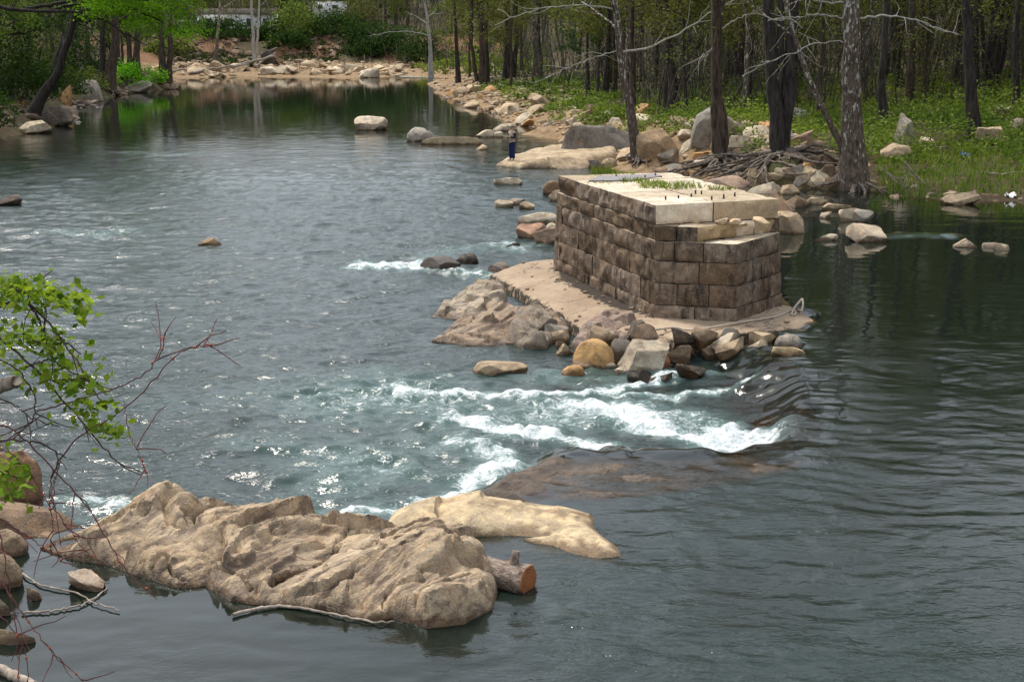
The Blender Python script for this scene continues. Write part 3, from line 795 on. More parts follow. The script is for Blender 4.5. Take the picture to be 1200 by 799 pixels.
def stone_block(q, z0, z1, mats=('stone', 'stone', 'stone'), rough=0.05, seg=(10, 4, 6), ends=(0, 0), gap=0.011, name='stone_block', endm=('stone', 'stone')):
    """q: four plan corners p0 p1 (outer edge) p2 p3 (inner edge); ends: roughness of the two end faces"""
    if seg not in LAT: LAT[seg] = lattice(*seg)
    L, F, FM = LAT[seg]
    q = np.array(q, float); cen = q.mean(0)
    q = q + (cen - q) / (np.linalg.norm(cen - q, axis=1, keepdims=True)) * gap * 1.2
    z0, z1 = z0 + gap * 0.8 + rngp.uniform(0, .006), z1 - rngp.uniform(0, .006)
    s, r, t = L.T
    XY = (q[0][None] * (1 - s)[:, None] + q[1][None] * s[:, None]) * (1 - r)[:, None] + (q[3][None] * (1 - s)[:, None] + q[2][None] * s[:, None]) * r[:, None]
    V = np.column_stack([XY, z0 + (z1 - z0) * t])
    e = q[1] - q[0]; e = e / np.linalg.norm(e); nrm = np.array([e[1], -e[0]])
    if np.dot(nrm, q[0] - q[3]) < 0: nrm = -nrm
    sd = int(rngp.integers(1, 9000))
    nz = fbm(V[:, 0] * 3.1 + sd, V[:, 1] * 3.1, V[:, 2] * 3.1, 3, sd % 97) + .25 * rngp.normal() * (s - .5) + .25 * rngp.normal() * (t - .5)
    fade = (np.clip(4 * s * (1 - s), 0, 1) ** .35) * (np.clip(4 * t * (1 - t), 0, 1) ** .35)
    fr = (r < 1e-6)
    off = fr * (rough * (0.22 * fade + 1.05 * nz * (0.35 + 0.65 * fade)) - 0.012 * (1 - fade) * rngp.uniform(.3, 1.5))
    V[:, :2] += nrm[None] * off[:, None]
    V[:, 2] += np.where(t > .999, 0.018 * nz * (0.3 + np.clip(1 - np.abs(2 * s - 1), 0, 1)) - 0.012 * fr * np.abs(nz), 0)
    for end, val, sg in ((0, 0.0, -1), (1, 1.0, 1)):
        if ends[end]:
            m = np.abs(s - val) < 1e-6
            fe = (np.clip(4 * r * (1 - r), 0, 1) ** .35) * (np.clip(4 * t * (1 - t), 0, 1) ** .35)
            V[:, :2] += (m * sg * ends[end] * (.5 * fe + .9 * nz * (.3 + .7 * fe)))[:, None] * e[None]
    lm = [mats[0], 'mortar', mats[2], endm[0], endm[1]]
    names = list(dict.fromkeys(lm))
    fm = np.array([names.index(lm[i]) for i in FM])
    c0 = np.array([*cen, z0])
    me = mesh_np(name, V - c0, F, [M[n] for n in names], True, fm, sharp=24)
    return link(name, me, pier, c0 - pier_o)

CW = 3.45
courses = [(.40, .75), (.75, 1.25), (1.25, 1.75), (1.75, 2.20), (2.20, 2.54)]
def ins(poly, d):
    """shrink a plan polygon a little (the batter of the walls)"""
    c = np.mean(poly, 0)
    return [p + (c - p) / np.linalg.norm(c - p) * d for p in np.array(poly, float)]
def run(p0, p1, lens, z0, z1, inner, mats, rough, depth=.5, ends0=0, ends1=0, segn=10, endm=('stone', 'stone')):
    d = p1 - p0; T = np.linalg.norm(d); e = d / T
    n = np.array([e[1], -e[0]])
    if np.dot(n, inner - p0) < 0: n = -n
    lens = np.array(lens, float); cuts = np.concatenate([[0], np.cumsum(lens / lens.sum() * T)])
    for a in range(len(lens)):
        A, B = p0 + e * cuts[a], p0 + e * cuts[a + 1]
        dp = depth * rngp.uniform(.9, 1.1)
        stone_block([A, B, B + n * dp, A + n * dp], z0, z1, mats, rough, (segn, 3, 6), (ends0 if a == 0 else 0, ends1 if a == len(lens) - 1 else 0), endm=endm)
patterns = [[1.6, 1.2, 2.0, 1.3, 1.1], [1.2, 2.0, 1.5, 1.9, .9], [1.9, 1.2, 1.7, 1.0, 1.6], [1.1, 1.8, 1.3, 2.0, 1.2], [1.7, 1.3, 1.1, 1.8, 1.4]]
for ci, (z0, z1) in enumerate(courses):
    d = 0.035 * ci
    base = [PP(0, 0), PP(PL, 0), PP(PL + 1.0, 1.62), PP(PL - .5, CW + .05), PP(0.1, CW)]
    A, B, C, D, E = ins(base, d)
    mid = PP(PL / 2, CW / 2)
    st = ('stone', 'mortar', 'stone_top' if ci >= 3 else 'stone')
    run(A, B, patterns[ci], z0, z1, mid, st, .07, segn=14)
    if ci < 4:
        run(B, C, [[1.0, 1.0], [.55, .75, .65], [.95, .8], [.5, .75, .85]][ci], z0, z1, mid, st, .06, .62, segn=14)
        run(C, D, [[1.0, .8, .9], [1.25, .5, .6], [.55, .7, 1.0], [1.5, .75]][ci], z0, z1, mid, st, .06, .62, segn=14)
    else:
        F_ = B + (C - B) * .52
        run(B, F_, [.5, .5], z0, z1, mid, st, .04, .55)
        run(F_, D - ux * .1, [1.2, .55, .75], z0, z1, mid, ('stone_tan', 'mortar', 'stone_top'), .10, .6, .03, 0)
    run(D, E, [1.3, 1.1, 1.5, 1.2, 1.4], z0, z1, mid, st, .05)
    run(E, A, [1.0, 1.3, 1.1], z0, z1, mid, st, .05)
# rubble filling inside the shell, closed on top under the cap slabs
mb = MB()
for ci, (z0, z1) in enumerate(courses):
    pts = ins([PP(0, 0), PP(PL, 0), PP(PL + (1.0 if ci < 4 else .25), 1.62), PP(PL - .5, CW), PP(0.1, CW)], 0.035 * ci + .16)
    n = len(pts)
    z1 = z1 - .03 if ci >= 3 else z1
    V = np.array([[*p, z] for z in (z0 + .001 * ci, z1) for p in pts]) - pier_o
    mb.add(V, [[i, (i + 1) % n, n + (i + 1) % n, n + i] for i in range(n)])
    c = np.array([*np.mean(pts, 0), z1]) - pier_o
    mb.add(np.vstack([V[n:], c]), [[i, (i + 1) % n, n] for i in range(n)])
mb.build('rubble_core', M['mortar'], pier, False)
# cap slabs: two rows, rough outer edges
d = .17
A, B, D, E = ins([PP(0, 0), PP(PL, 0), PP(PL - .35, CW - .05), PP(.1, CW)], d)
ucut = [0, .19, .46, .62, .80, 1.0]
for a in range(5):
    for b, (v0, v1) in enumerate(((0, .46), (.46, 1))):
        f = lambda u, v: (A * (1 - u) + B * u) * (1 - v) + (E * (1 - u) + D * u) * v
        u0, u1 = ucut[a] + (.03 * (b) if 0 < a else 0), ucut[a + 1] + (.03 * b if a < 4 else 0)
        last = a == 4
        if b == 0:
            stone_block([f(u0, v0), f(u1, v0), f(u1, v1), f(u0, v1)], 2.545, 3.0, ('stone', 'mortar', 'stone_top'), .075, (18, 10, 8), (.05 if a == 0 else 0, .05 if last else 0), .014, 'cap_slab', ('stone', 'stone_tan'))
        else:
            stone_block([f(u1, v1), f(u0, v1), f(u0, v0), f(u1, v0)], 2.545, 3.0 - .01 * (a % 2), ('stone_tan', 'mortar', 'stone_top'), .06, (18, 10, 8), (.05 if last else 0, .05 if a == 0 else 0), .014, 'cap_slab', ('stone_tan', 'stone'))
# broken bits left on the step
for (px, py, r) in [(834, 254, .17), (846, 262, .13), (815, 262, .10), (862, 262, .12), (893, 262, .16), (800, 262, .07), (872, 265, .08)]:
    P = at(px, py, 2.56); mbb = MB()
    V, F = rock_verts(int(px), 3, 13, 1.0, .12); V = V * np.array([r * 1.2, r, r * .55])
    mbb.add(V, F); mbb.build('stone_fragment', M['stone_tan'], pier, False).location = P + np.array([0, .1, r * .3]) - pier_o
# iron pins and a thin grey slab toward the far end of the cap
pin = MB(); pin.tube([[0, 0, -.03], [0, 0, .085]], [.022, .02], 6)
pin_me = pin.mesh('iron_pin', M['iron'], False)
for px, py in [(780, 234), (795, 233), (810, 231), (822, 228), (834, 234), (848, 232), (861, 230), (722, 208), (756, 209), (768, 207), (731, 213), (815, 227)]:
    link('iron_pin', pin_me, pier, at(px, py, 3.0) - pier_o)
mb = MB(); q = [at(x, y, 3.03) - pier_o for x, y in [(690, 211.5), (702, 206), (768, 203.5), (776, 206), (742, 211)]]
V = np.array(q + [p - np.array([0, 0, .05]) for p in q]); n = 5
mb.add(V, [[i, (i + 1) % n, n + (i + 1) % n, n + i] for i in range(n)]); mb.add(np.vstack([V[:n], V[:n].mean(0)]), [[i, (i + 1) % n, n] for i in range(n)])
mb.build('grey_slab', M['plate'], pier, False)

def grass_tuft(loc, r, h, n, seed, label, group='grass tufts on the pier top', cat='grass'):
    rg = np.random.default_rng(seed); mb = MB()
    for _ in range(n):
        a, rr = rg.uniform(0, 6.28), r * math.sqrt(rg.uniform())
        p = np.array([math.cos(a) * rr * 1.5, math.sin(a) * rr, -.02]); hh = h * rg.uniform(.5, 1.2)
        ln = np.array([rg.normal() * .35, rg.normal() * .35, 1.0]) * hh
        w = np.array([rg.normal(), rg.normal(), 0]); w = w / np.linalg.norm(w) * rg.uniform(.006, .014)
        bend = np.array([ln[0], ln[1], -.25 * hh]) * .5
        V = [p - w, p + w, p + ln * .55 + w * .8, p + ln * .55 - w * .8, p + ln + bend]
        t = rg.uniform(0, 1)
        mb.add(V[:4], [[0, 1, 2, 3]], 0, t); mb.add(V[2:], [[1, 0, 2]], 0, t)
    o = mb.build('grass_tuft', M['grass']); o.location = loc
    return tag(o, label, cat, group)
for i, (px, py, r, h, n, lab) in enumerate([
        (708, 203, .28, .30, 110, 'tall green grass tuft at the far edge of the pier top'), (731, 204, .22, .12, 60, 'small grass tuft beside the grey slab on the pier'),
        (746, 213, .30, .18, 120, 'round grass tuft beyond the long grass strip on the pier'), (764, 215, .26, .16, 90, 'grass tuft next to the long green strip on the pier'),
        (786, 220, .55, .22, 330, 'long bright green strip of grass across the pier top'), (846, 222, .24, .16, 80, 'grass tuft at the right edge of the pier top'),
        (712, 214, .40, .07, 90, 'thin low sprigs of grass between the pier slabs'), (690, 206, .25, .08, 40, 'tiny grass sprigs near the far corner of the pier top')]):
    grass_tuft(at(px, py, 2.995), r, h, n, 50 + i, lab)

# rope-like cable lying across the footing
cab = [(752, 389), (770, 386), (785, 384), (796, 384), (805, 387), (828, 385), (849, 381), (865, 378), (893, 374), (914, 370), (922, 366), (928, 363), (933, 366), (931, 369), (927, 369), (930, 364), (936, 360), (940, 357), (941, 361), (939, 365)]
pts = np.array([at(x, y, .50) for x, y in cab]); pts[-5:, 2] += [.05, .12, .16, .08, 0]
tt = np.linspace(0, len(pts) - 1, 90); pts = np.column_stack([np.interp(tt, range(len(pts)), pts[:, i]) for i in range(3)])
for _ in range(2): pts[1:-1] = (pts[:-2] + 2 * pts[1:-1] + pts[2:]) / 4
mb = MB(); mb.tube(pts, .026, 7)
M['cable'] = mat_flat('weathered_cable', (0.36, 0.30, 0.235), 0.85, .3, 20)
tag(mb.build('cable', M['cable']), 'pale old cable lying on the footing slab, its end curled into a loop', 'cable')

TAN, PALE, GREY, BROWN, ORANGE, RED, DARK = (.43, .33, .22), (.52, .44, .33), (.30, .265, .225), (.24, .165, .11), (.45, .26, .105), (.33, .17, .10), (.12, .095, .075)
ROCKXY = []
CNAME = {TAN: 'tan', PALE: 'pale', GREY: 'grey', BROWN: 'brown', ORANGE: 'orange', RED: 'reddish', DARK: 'dark'}
def rock(px, label, color=TAN, z=0.0, name='boulder', depth=.65, ang=1.00, cuts=16, noise=.07, seed=None, lean=0, lvl=4, yaw=0.0, on=None, wet=None, group=None, cat='rock', lift=0, mat='rock'):
    """px: (left, right, top, waterline) in the photograph; on='bank' sets it into the terrain"""
    xl, xr, yt, yb = px
    seed = seed if seed is not None else int(xl * 7 + yt * 13)
    P = hit((xl + xr) / 2, yb) if on == 'bank' else at((xl + xr) / 2, yb, z)
    z = P[2]
    w = (xr - xl) / FPX * P[1]
    dep = w * depth
    for _ in range(8):
        top = atY((xl + xr) / 2, yt, P[1] + dep * .45)[2]
        if top - z > .14 * w: break
        dep *= .8
    h = max(top - z, .12 * w)
    c = np.array([P[0], P[1] + dep * .42, z])
    V, F = rock_verts(seed, lvl, cuts, ang, noise)
    sub = .45 * h + .10 * (1 if on != 'bank' else .6)
    V = V * np.array([w / 2, dep / 2, (h + sub) / 2])
    V[:, 2] += (h - sub) / 2
    V[:, 0] += lean * np.clip(V[:, 2], 0, None)
    o = link(name, mesh_np(name, V, F, M[mat], True, sharp=22), None, c)
    o.rotation_euler = (0, 0, yaw); o.color = (*color, 1)
    o.pass_index = int(round((z if wet is None else wet) * 100)) if on != 'bank' else 0
    tag(o, label, cat, group)
    if on != 'bank': ROCKXY.append((c[0], c[1], w / 2, dep / 2))
    return o
# beside the footing
rock((640, 668, 371, 392), 'small grey block wedged at the footing edge behind the jagged boulder', GREY, ang=1.00)
rock((671, 722, 396, 433), 'smooth rounded orange boulder at the head of the rapids', (.50, .30, .125), ang=.32, noise=.05, seed=7, lvl=5, cuts=8)
rock((720, 788, 398, 437), 'pale mottled grey boulder between the orange boulder and the red rock', (.42, .36, .28), ang=0.97, seed=19, lvl=5)
rock((747, 787, 408, 434), 'rounded rusty red rock in front of the pale mottled boulder', (.36, .16, .085), ang=.32, noise=.06, seed=23, cuts=8)
rock((733, 762, 374, 397), 'dark pointed stone on the footing behind the mottled boulder', DARK, z=.30, ang=1.00)
rock((782, 816, 389, 413), 'smooth pale rounded rock below the pier nose', PALE, z=.1, ang=.32, noise=.05, seed=3, cuts=8)
rock((812, 848, 384, 404), 'dark brown wet stone next to the smooth pale rock', DARK, z=.15, ang=0.97)
rock((838, 874, 394, 413), 'blocky tan stone in the row below the pier nose', TAN, z=.30, ang=1.00)
rock((866, 906, 396, 413), 'pale angular stone split down its face, in the row below the pier nose', PALE, z=.30, ang=1.00)
rock((878, 919, 387, 405), 'slab-sided tan stone at the outer edge of the footing', TAN, z=.36, ang=1.00, seed=77)
rock((908, 942, 391, 408), 'grey rounded stone at the upstream end of the rock row', GREY, z=.40, ang=.32, cuts=8)
rock((904, 946, 405, 416), 'flat yellowish stone just awash upstream of the rock row', (.50, .38, .21), z=.40, ang=0.60, depth=.5)
rock((917, 930, 399, 407), 'tiny orange stone between the grey stone and the flat yellowish one', ORANGE, z=.40, ang=0.47)
rock((822, 850, 402, 414), 'small pale stone in front of the dark brown wet stone', PALE, z=.15, ang=0.85)
rock((552, 620, 424, 439), 'low tan rock barely above the water downstream of the orange boulder', TAN, ang=0.85, depth=.4)
rock((658, 686, 427, 441), 'small round orange stone in the water below the orange boulder', ORANGE, ang=.32, cuts=8)
rock((783, 800, 412, 420), 'small red-brown stone at the lip of the rapids', RED, z=.05)
rock((790, 830, 424, 440), 'wet dark rock at the top of the white water', DARK, z=.05, wet=.5)
rock((735, 765, 432, 447), 'wet brown stone with foam breaking round it', DARK, z=0, wet=.5, cuts=8)
rock((760, 790, 436, 446), 'low wet stone half buried in foam', DARK, z=0, wet=.5)
rock((670, 700, 422, 434), 'brown stone under the overhang of the orange boulder', BROWN, ang=0.72)
rock((700, 722, 405, 418), 'wet grey chip between the orange and mottled boulders', GREY, ang=1.00)
for i, (x, y, s, c) in enumerate([(765, 402, 12, TAN), (803, 412, 11, BROWN), (830, 410, 10, GREY), (855, 414, 12, TAN), (770, 392, 9, GREY), (655, 398, 14, TAN), (640, 400, 10, TAN), (660, 405, 9, BROWN), (800, 402, 10, BROWN), (890, 410, 10, TAN), (842, 387, 9, BROWN), (868, 388, 10, TAN), (895, 393, 9, GREY), (925, 411, 8, TAN), (947, 401, 10, BROWN), (957, 399, 7, GREY), (715, 430, 9, PALE), (727, 436, 8, PALE)]):
    rock((x - s, x + s, y - s * .8, y + s * .35), f"small {CNAME.get(c)} loose stone among the rocks at the footing edge", c, z=.12 if x > 750 else 0, name='stone', ang=0.85, lvl=3, group='small stones at the footing edge', cat='stone')
for i, (x, y, s_, c, zz) in enumerate([(652, 392, 15, GREY, .1), (690, 418, 14, BROWN, .1), (708, 398, 18, (.34, .26, .18), .35), (728, 410, 16, GREY, .25), (756, 396, 17, BROWN, .4), (770, 410, 14, TAN, .3), (800, 396, 14, DARK, .4), (826, 398, 16, (.3, .22, .15), .35), (796, 418, 15, BROWN, .15), (848, 404, 15, PALE, .3), (858, 396, 13, GREY, .4), (664, 414, 13, TAN, 0), (744, 420, 14, GREY, .1), (642, 384, 12, DARK, .25)]):
    rock((x - s_, x + s_, y - s_ * .95, y + s_ * .3), f"{CNAME.get(c, 'dull tan')} broken angular rock piled against the downstream edge of the footing", c, z=zz, name='broken_rock', ang=1.0, seed=900 + i, group='broken rocks piled along the footing edge')
# in the left channel
rock((604, 642, 262, 281), 'reddish brown rock with a pale cap in the channel beside the pier', (.36, .21, .14), seed=9, ang=0.85)
rock((624, 656, 266, 287), 'tan rock close against the pier wall, in front of the pale one', (.38, .27, .19), seed=10, ang=0.97)
rock((638, 656, 261, 277), 'pale rounded rock close against the pier wall', PALE, ang=.32, cuts=8)
rock((606, 655, 249, 262), 'long flat pale rock awash beside the pier', PALE, depth=.3, ang=0.47)
rock((579, 602, 234, 244), 'pale flat stone, left one of three grouped in the channel', PALE, ang=0.60)
rock((595, 617, 232, 241), 'grey stone in the middle of three grouped in the channel', GREY, ang=0.60)
rock((608, 627, 236, 246), 'tan stone on the pier side of three grouped in the channel', TAN, ang=0.60)
rock((578, 613, 208, 217), 'single flat pale rock below the shelf rock', PALE, ang=0.47, depth=.4)
rock((636, 660, 212, 229), 'dark brown rounded rock behind the far end of the pier', (.22, .13, .07), ang=.32, cuts=8)
rock((643, 668, 222, 237), 'pale brown rock at the far corner of the pier', TAN, ang=0.60)
rock((231, 259, 279, 287), 'low orange rock alone in the open river', (.40, .26, .14), ang=0.47, depth=.4)
rock((534, 561, 296, 310), 'dark wet rock in the small rapids upstream of the footing corner', DARK, wet=.5, ang=0.72)
rock((570, 604, 308, 323), 'brown wet rock at the far corner of the footing', (.2, .14, .10), wet=.2, ang=0.72)
rock((590, 610, 284, 291), 'small dark stone poking from the water above the little rapids', DARK, wet=.5)
rock((490, 540, 300, 322), 'dark submerged rock with water breaking over it', DARK, wet=.9, z=-.08, ang=0.60, depth=.9)
rock((413, 453, 136, 153), 'pale domed boulder alone in the calm pool', (.60, .50, .39), ang=0.54, seed=8, lean=.1)
rock((476, 502, 149, 166), 'round grey boulder beside a long flat rock in the calm pool', (.46, .42, .36), ang=.32, seed=2, cuts=8)
rock((494, 512, 153, 167), 'leaning grey rock touching the round boulder', GREY, ang=.32, lean=-.3, cuts=8)
rock((494, 566, 160, 169.5), 'long flat tan rock beside the round grey boulder', TAN, ang=.32, depth=.3, cuts=8)
rock((556, 573, 169, 176), 'small tan stone off the end of the long flat rock', TAN)
rock((558, 582, 152, 161), 'low pale rock near the stony shore', PALE, ang=0.60)
rock((578, 590, 154, 161), 'small pale stone beside the low pale rock', PALE, ang=0.60)
rock((640, 692, 184, 198), 'tan boulder at the foot of the shelf rock', TAN, ang=0.85)
rock((690, 706, 187, 198), 'small grey stone beside the shelf rock boulder', GREY)
rock((704, 724, 185, 198), 'rounded tan stone by the leaning pale tree', TAN, ang=.32, cuts=8)
rock((577, 606, 145, 154), 'flat pale rock on the shore behind the standing person', PALE, ang=0.60, depth=.35)
# the pool behind and right of the pier
rock((994, 1041, 262, 284), 'pointed pale boulder in the calm pool right of the pier', (.47, .38, .28), UP, seed=14, ang=0.85)
rock((983, 1012, 243, 259), 'pale rock behind the pointed boulder', PALE, UP, ang=0.72)
rock((1000, 1026, 245, 262), 'grey tilted block beside the pale rock', GREY, UP, ang=1.00)
rock((938, 976, 231, 240), 'flat tan rock near the mouth of the side stream', TAN, UP, depth=.4)
rock((950, 984, 274, 282), 'low pale stone awash right of the pier', PALE, UP, depth=.4)
rock((964, 1000, 238, 247), 'low tan rock in front of the big mottled tree', TAN, UP, depth=.4)
rock((960, 976, 248, 256), 'little pale stone off the rocks behind the pier', PALE, UP)
rock((1117, 1152, 279, 290), 'low pale rock with a ripple trailing from it', PALE, UP, depth=.5)
rock((1150, 1172, 284, 291), 'sunken grey rock between two low pale rocks', GREY, UP - .02, depth=.5)
rock((1166, 1186, 285, 293), 'small pale rock in the pool near the grassy bank', PALE, UP)
rock((1106, 1150, 224, 240), 'tan boulder at the waterline below the fallen brush', TAN, UP, ang=0.72)
rock((888, 946, 224, 262), 'large slanting reddish rock behind the nose of the pier', (.38, .24, .15), .15, ang=1.00, seed=61, lvl=5)
rock((903, 944, 247, 274), 'tan rock with a flat dark foot behind the nose of the pier', (.40, .30, .20), UP, ang=0.85, seed=62, lvl=5)
rock((876, 922, 213, 233), 'pale cracked rock behind the pier top', PALE, .2, ang=0.97)
rock((815, 882, 206, 227), 'long pinkish slab behind the pier top', (.46, .32, .24), .15, ang=0.97, depth=.4)
rock((920, 950, 228, 244), 'brown rock at the edge of the rocks behind the pier', BROWN, UP, ang=0.97)
rock((915, 940, 216, 228), 'tan stone by the side stream', TAN, UP, ang=0.85)
# boulders on the right bank
rock((812, 872, 126, 168), 'big grey upright boulder behind the twin-stemmed tree', (.27, .245, .215), on='bank', ang=1.00, seed=58, depth=.7, yaw=.2)
rock((746, 800, 151, 184), 'large tan boulder with a rusty face beside the leaning pale tree', (.36, .25, .15), on='bank', ang=0.97, seed=16)
rock((794, 822, 153, 177), 'pale pointed boulder below the big grey upright one', PALE, on='bank', ang=1.00)
rock((650, 750, 147, 184), 'long dark grey slab sloping down behind the shelf rock', (.16, .145, .13), on='bank', ang=0.97, depth=.3, seed=18, lean=.5)
rock((925, 950, 126, 146), 'rounded grey boulder above the tree roots', GREY, on='bank', ang=.32, cuts=8)
rock((1047, 1076, 133, 172), 'tall grey boulder in the undergrowth right of the big mottled tree', GREY, on='bank', ang=1.00, seed=64, depth=.8)
rock((1078, 1100, 160, 174), 'low pale rock beside the tall grey boulder', PALE, on='bank')
rock((1034, 1070, 168, 190), 'flaking tan slab in the bank below the tall grey boulder', TAN, on='bank', ang=1.00)
rock((1145, 1182, 148, 170), 'tan boulder at the foot of the tree stump', TAN, on='bank', ang=0.85)
rock((1182, 1199, 138, 156), 'pale rock beside the tree stump', PALE, on='bank')
rock((672, 700, 158, 176), 'rusty orange boulder on the shore by the sloping dark slab', ORANGE, on='bank', ang=0.60)
for i, (x, y, s_, c) in enumerate([(908, 214, 11, TAN), (924, 211, 13, BROWN), (938, 216, 10, GREY), (950, 208, 12, TAN), (963, 214, 13, PALE), (976, 218, 10, BROWN), (932, 203, 10, GREY), (946, 200, 9, ORANGE), (968, 204, 11, BROWN), (916, 206, 9, PALE), (955, 219, 9, TAN), (985, 210, 9, GREY), (898, 212, 10, BROWN), (886, 208, 11, TAN), (860, 204, 11, GREY), (872, 212, 10, PALE)]):
    rock((x - s_, x + s_, y - s_ * 1.1, y + s_ * .3), f"{CNAME[c]} angular rock wedged in the face of the root-bound cut bank", c, on='bank', name='bank_rock', ang=1.0, seed=950 + i, lvl=3, group='rocks in the cut bank')
# left bank, far
rock((93, 119, 93, 120), 'upright grey boulder at the edge of the dark left bank', (.33, .295, .25), on='bank', ang=0.85, seed=25)
rock((143, 177, 94, 109), 'flat grey boulder overhanging the far left shore', GREY, on='bank', ang=0.85)
rock((70, 84, 100, 124), 'narrow orange rock standing beside the upright grey boulder', ORANGE, on='bank', ang=1.00)
rock((14, 57, 141, 157), 'pale flat rock at the foot of the dark left bank', PALE, ang=0.85)
rock((-14, 24, 228, 242), 'dark rock at the edge of the river on the left', (.07, .05, .045), ang=0.72)
rock((40, 84, 125, 148), 'dark undercut rock below the leaning trunk', (.07, .055, .045), on='bank', ang=0.97)
rock((178, 210, 96, 105), 'low rock point under the twin trunks on the far left', BROWN, ang=0.72, depth=.4)
# near left shore
rock((-30, 46, 527, 592), 'rounded orange boulder behind the leafy shrub', (.25, .14, .08), z=.1, ang=.32, lvl=5, seed=28, cuts=8)
rock((-50, 92, 588, 640), 'wide brown rock next to the tip of the foliated boulder', (.20, .135, .09), z=.15, ang=0.85, lvl=5, seed=29)
rock((-25, 30, 620, 652), 'pale rounded rock in front of the wide brown rock', (.28, .205, .135), z=UP, ang=.32, lvl=5, cuts=8)
rock((-25, 24, 648, 690), 'tan rock in the shallows below the pale rounded one', (.28, .205, .135), z=UP, ang=.32, lvl=5, cuts=8)
rock((74, 123, 667, 692), 'flat pale pinkish rock alone in the quiet corner pool', (.47, .37, .28), z=UP, ang=0.97, lvl=5, seed=30)
rock((28, 52, 688, 703), 'small brown stone beside the flat pinkish rock', BROWN, z=UP, lvl=5)
rock((-30, 12, 684, 722), 'pale angular rock in the quiet corner pool', (.34, .275, .20), z=UP, ang=0.97, lvl=5)
rock((-15, 46, 736, 756), 'flat tan rock under the hanging stems', (.28, .205, .135), z=UP, ang=0.85, depth=.4, lvl=5)
for i, (x, y, s) in enumerate([(55, 640, 22), (10, 612, 26), (62, 612, 20), (20, 730, 18), (8, 668, 20), (-10, 760, 26), (30, 655, 14), (5, 706, 16)]):
    rock((x - s, x + s, y - s * .7, y + s * .3), 'small wet stone in the quiet corner by the near left shore', (BROWN, DARK, BROWN)[i % 3], z=.22, name='stone', lvl=3, group='stones in the near left corner', cat='stone')

# stones along the shores: a few shapes, copied one by one
PROTO = []
for i in range(9):
    V, F = rock_verts(300 + i, 3, 16, 1.0, .09)
    PROTO.append(mesh_np('stone', V * np.array([.5, .38 + .03 * (i % 4), .26 + .03 * (i % 3)]), F, M['rock'], True, sharp=25))
rgs = np.random.default_rng(77)
def strew(n, fun, sizes, label, group, palette, sink=.25):
    for i in range(n):
        x, y = fun()
        z = tz(x, y); s = float(rgs.choice(sizes) * rgs.uniform(.7, 1.3))
        o = link('stone', PROTO[int(rgs.integers(0, 9))], None, (x, y, z + .26 * s * (1 - 2 * sink)))
        o.rotation_euler = (rgs.normal() * .2, rgs.normal() * .2, rgs.uniform(0, 6.28)); o.scale = (s, s, s)
        c0 = palette[int(rgs.integers(0, len(palette)))]; c = np.array(c0) * rgs.uniform(.85, 1.12); o.color = (*c, 1)
        sz = 'small' if s < sizes[0] * 1.1 else 'large' if s > sizes[-1] * .85 else 'middling'
        tag(o, f"{sz} {CNAME.get(c0, 'warm tan')} {label}", 'stone', group)
def along(line, back, z=0.0):
    P = np.array(P2(line, z)); L = np.concatenate([[0], np.cumsum(np.linalg.norm(np.diff(P, axis=0), axis=1))])
    def f():
        t = rgs.uniform(0, L[-1]); p = np.array([np.interp(t, L, P[:, 0]), np.interp(t, L, P[:, 1])])
        t2 = min(t + .5, L[-1]); e = np.array([np.interp(t2, L, P[:, 0]), np.interp(t2, L, P[:, 1])]) - p
        if np.linalg.norm(e) < 1e-6: e = np.array([1, -1.0])
        n = np.array([-e[1], e[0]]) / np.linalg.norm(e); n = n if n[1] > 0 else -n
        return p + n * rgs.uniform(*back)
    return f
strew(75, along([(520, 113), (558, 125), (590, 135), (602, 144), (640, 153), (660, 160), (690, 172)], (-.8, 5.5)), [.5, .8, 1.1, 1.6], 'loose stone on the stony spit behind the standing person', 'stones on the right shore', [TAN, PALE, GREY, TAN, ORANGE])
strew(92, along([(725, 190), (790, 208), (840, 214), (880, 219), (960, 220)], (-.3, 5.5), .1), [.35, .55, .8, 1.2], 'loose stone among the exposed tree roots on the bank', 'stones among the roots', [TAN, GREY, BROWN, ORANGE, PALE])
strew(14, along([(1000, 224), (1060, 236), (1200, 242)], (0, 2.2), UP), [.3, .5], 'loose stone at the foot of the grassy bank', 'stones below the grassy bank', [TAN, GREY])
strew(80, along([(160, 91), (240, 91), (300, 90), (380, 90), (430, 91), (480, 89)], (-.4, 13)), [.9, 1.3, 1.8, 2.6], 'sunlit stone on the wide stony bar across the pool', 'stones on the far bar', [PALE, TAN, TAN, (.5, .37, .24)], .3)
strew(26, along([(20, 157), (66, 148), (84, 128), (100, 119), (150, 110), (200, 103)], (0, 2.5)), [.5, .9, 1.4], 'loose stone on the shaded left bank', 'stones on the left bank', [DARK, BROWN, GREY])
# rubble too small to pick apart
def rubble(name, n, fun, sizes, label, palette, seed):
    V0, F0 = rock_verts(seed, 2, 8, .9, .1); XY = np.array([fun() for _ in range(n)]); Zt = terr(XY[:, 0], XY[:, 1]); Vs, Fs = [], []
    for i in range(n):
        s = float(rgs.choice(sizes) * rgs.uniform(.6, 1.3)); a = rgs.uniform(0, 6.28)
        R = np.array([[math.cos(a), -math.sin(a), 0], [math.sin(a), math.cos(a), 0], [0, 0, 1]])
        Vs.append((V0 * np.array([.5, .36, .24]) * s * rgs.uniform(.75, 1.25, 3)) @ R.T + np.array([*XY[i], Zt[i] + .05 * s])); Fs.append(F0 + i * len(V0))
    o = link(name, mesh_np(name, np.vstack(Vs), np.vstack(Fs), M['rock'], False))
    o.color = (*palette, 1); o['kind'] = 'stuff'; tag(o, label, 'rubble')
rubble('rubble', 420, along([(165, 91), (240, 91), (300, 90), (380, 90), (430, 91), (490, 88)], (0, 24)), [.5, .8, 1.1], 'mass of small pale stones covering the far bar', (.45, .34, .22), 901)
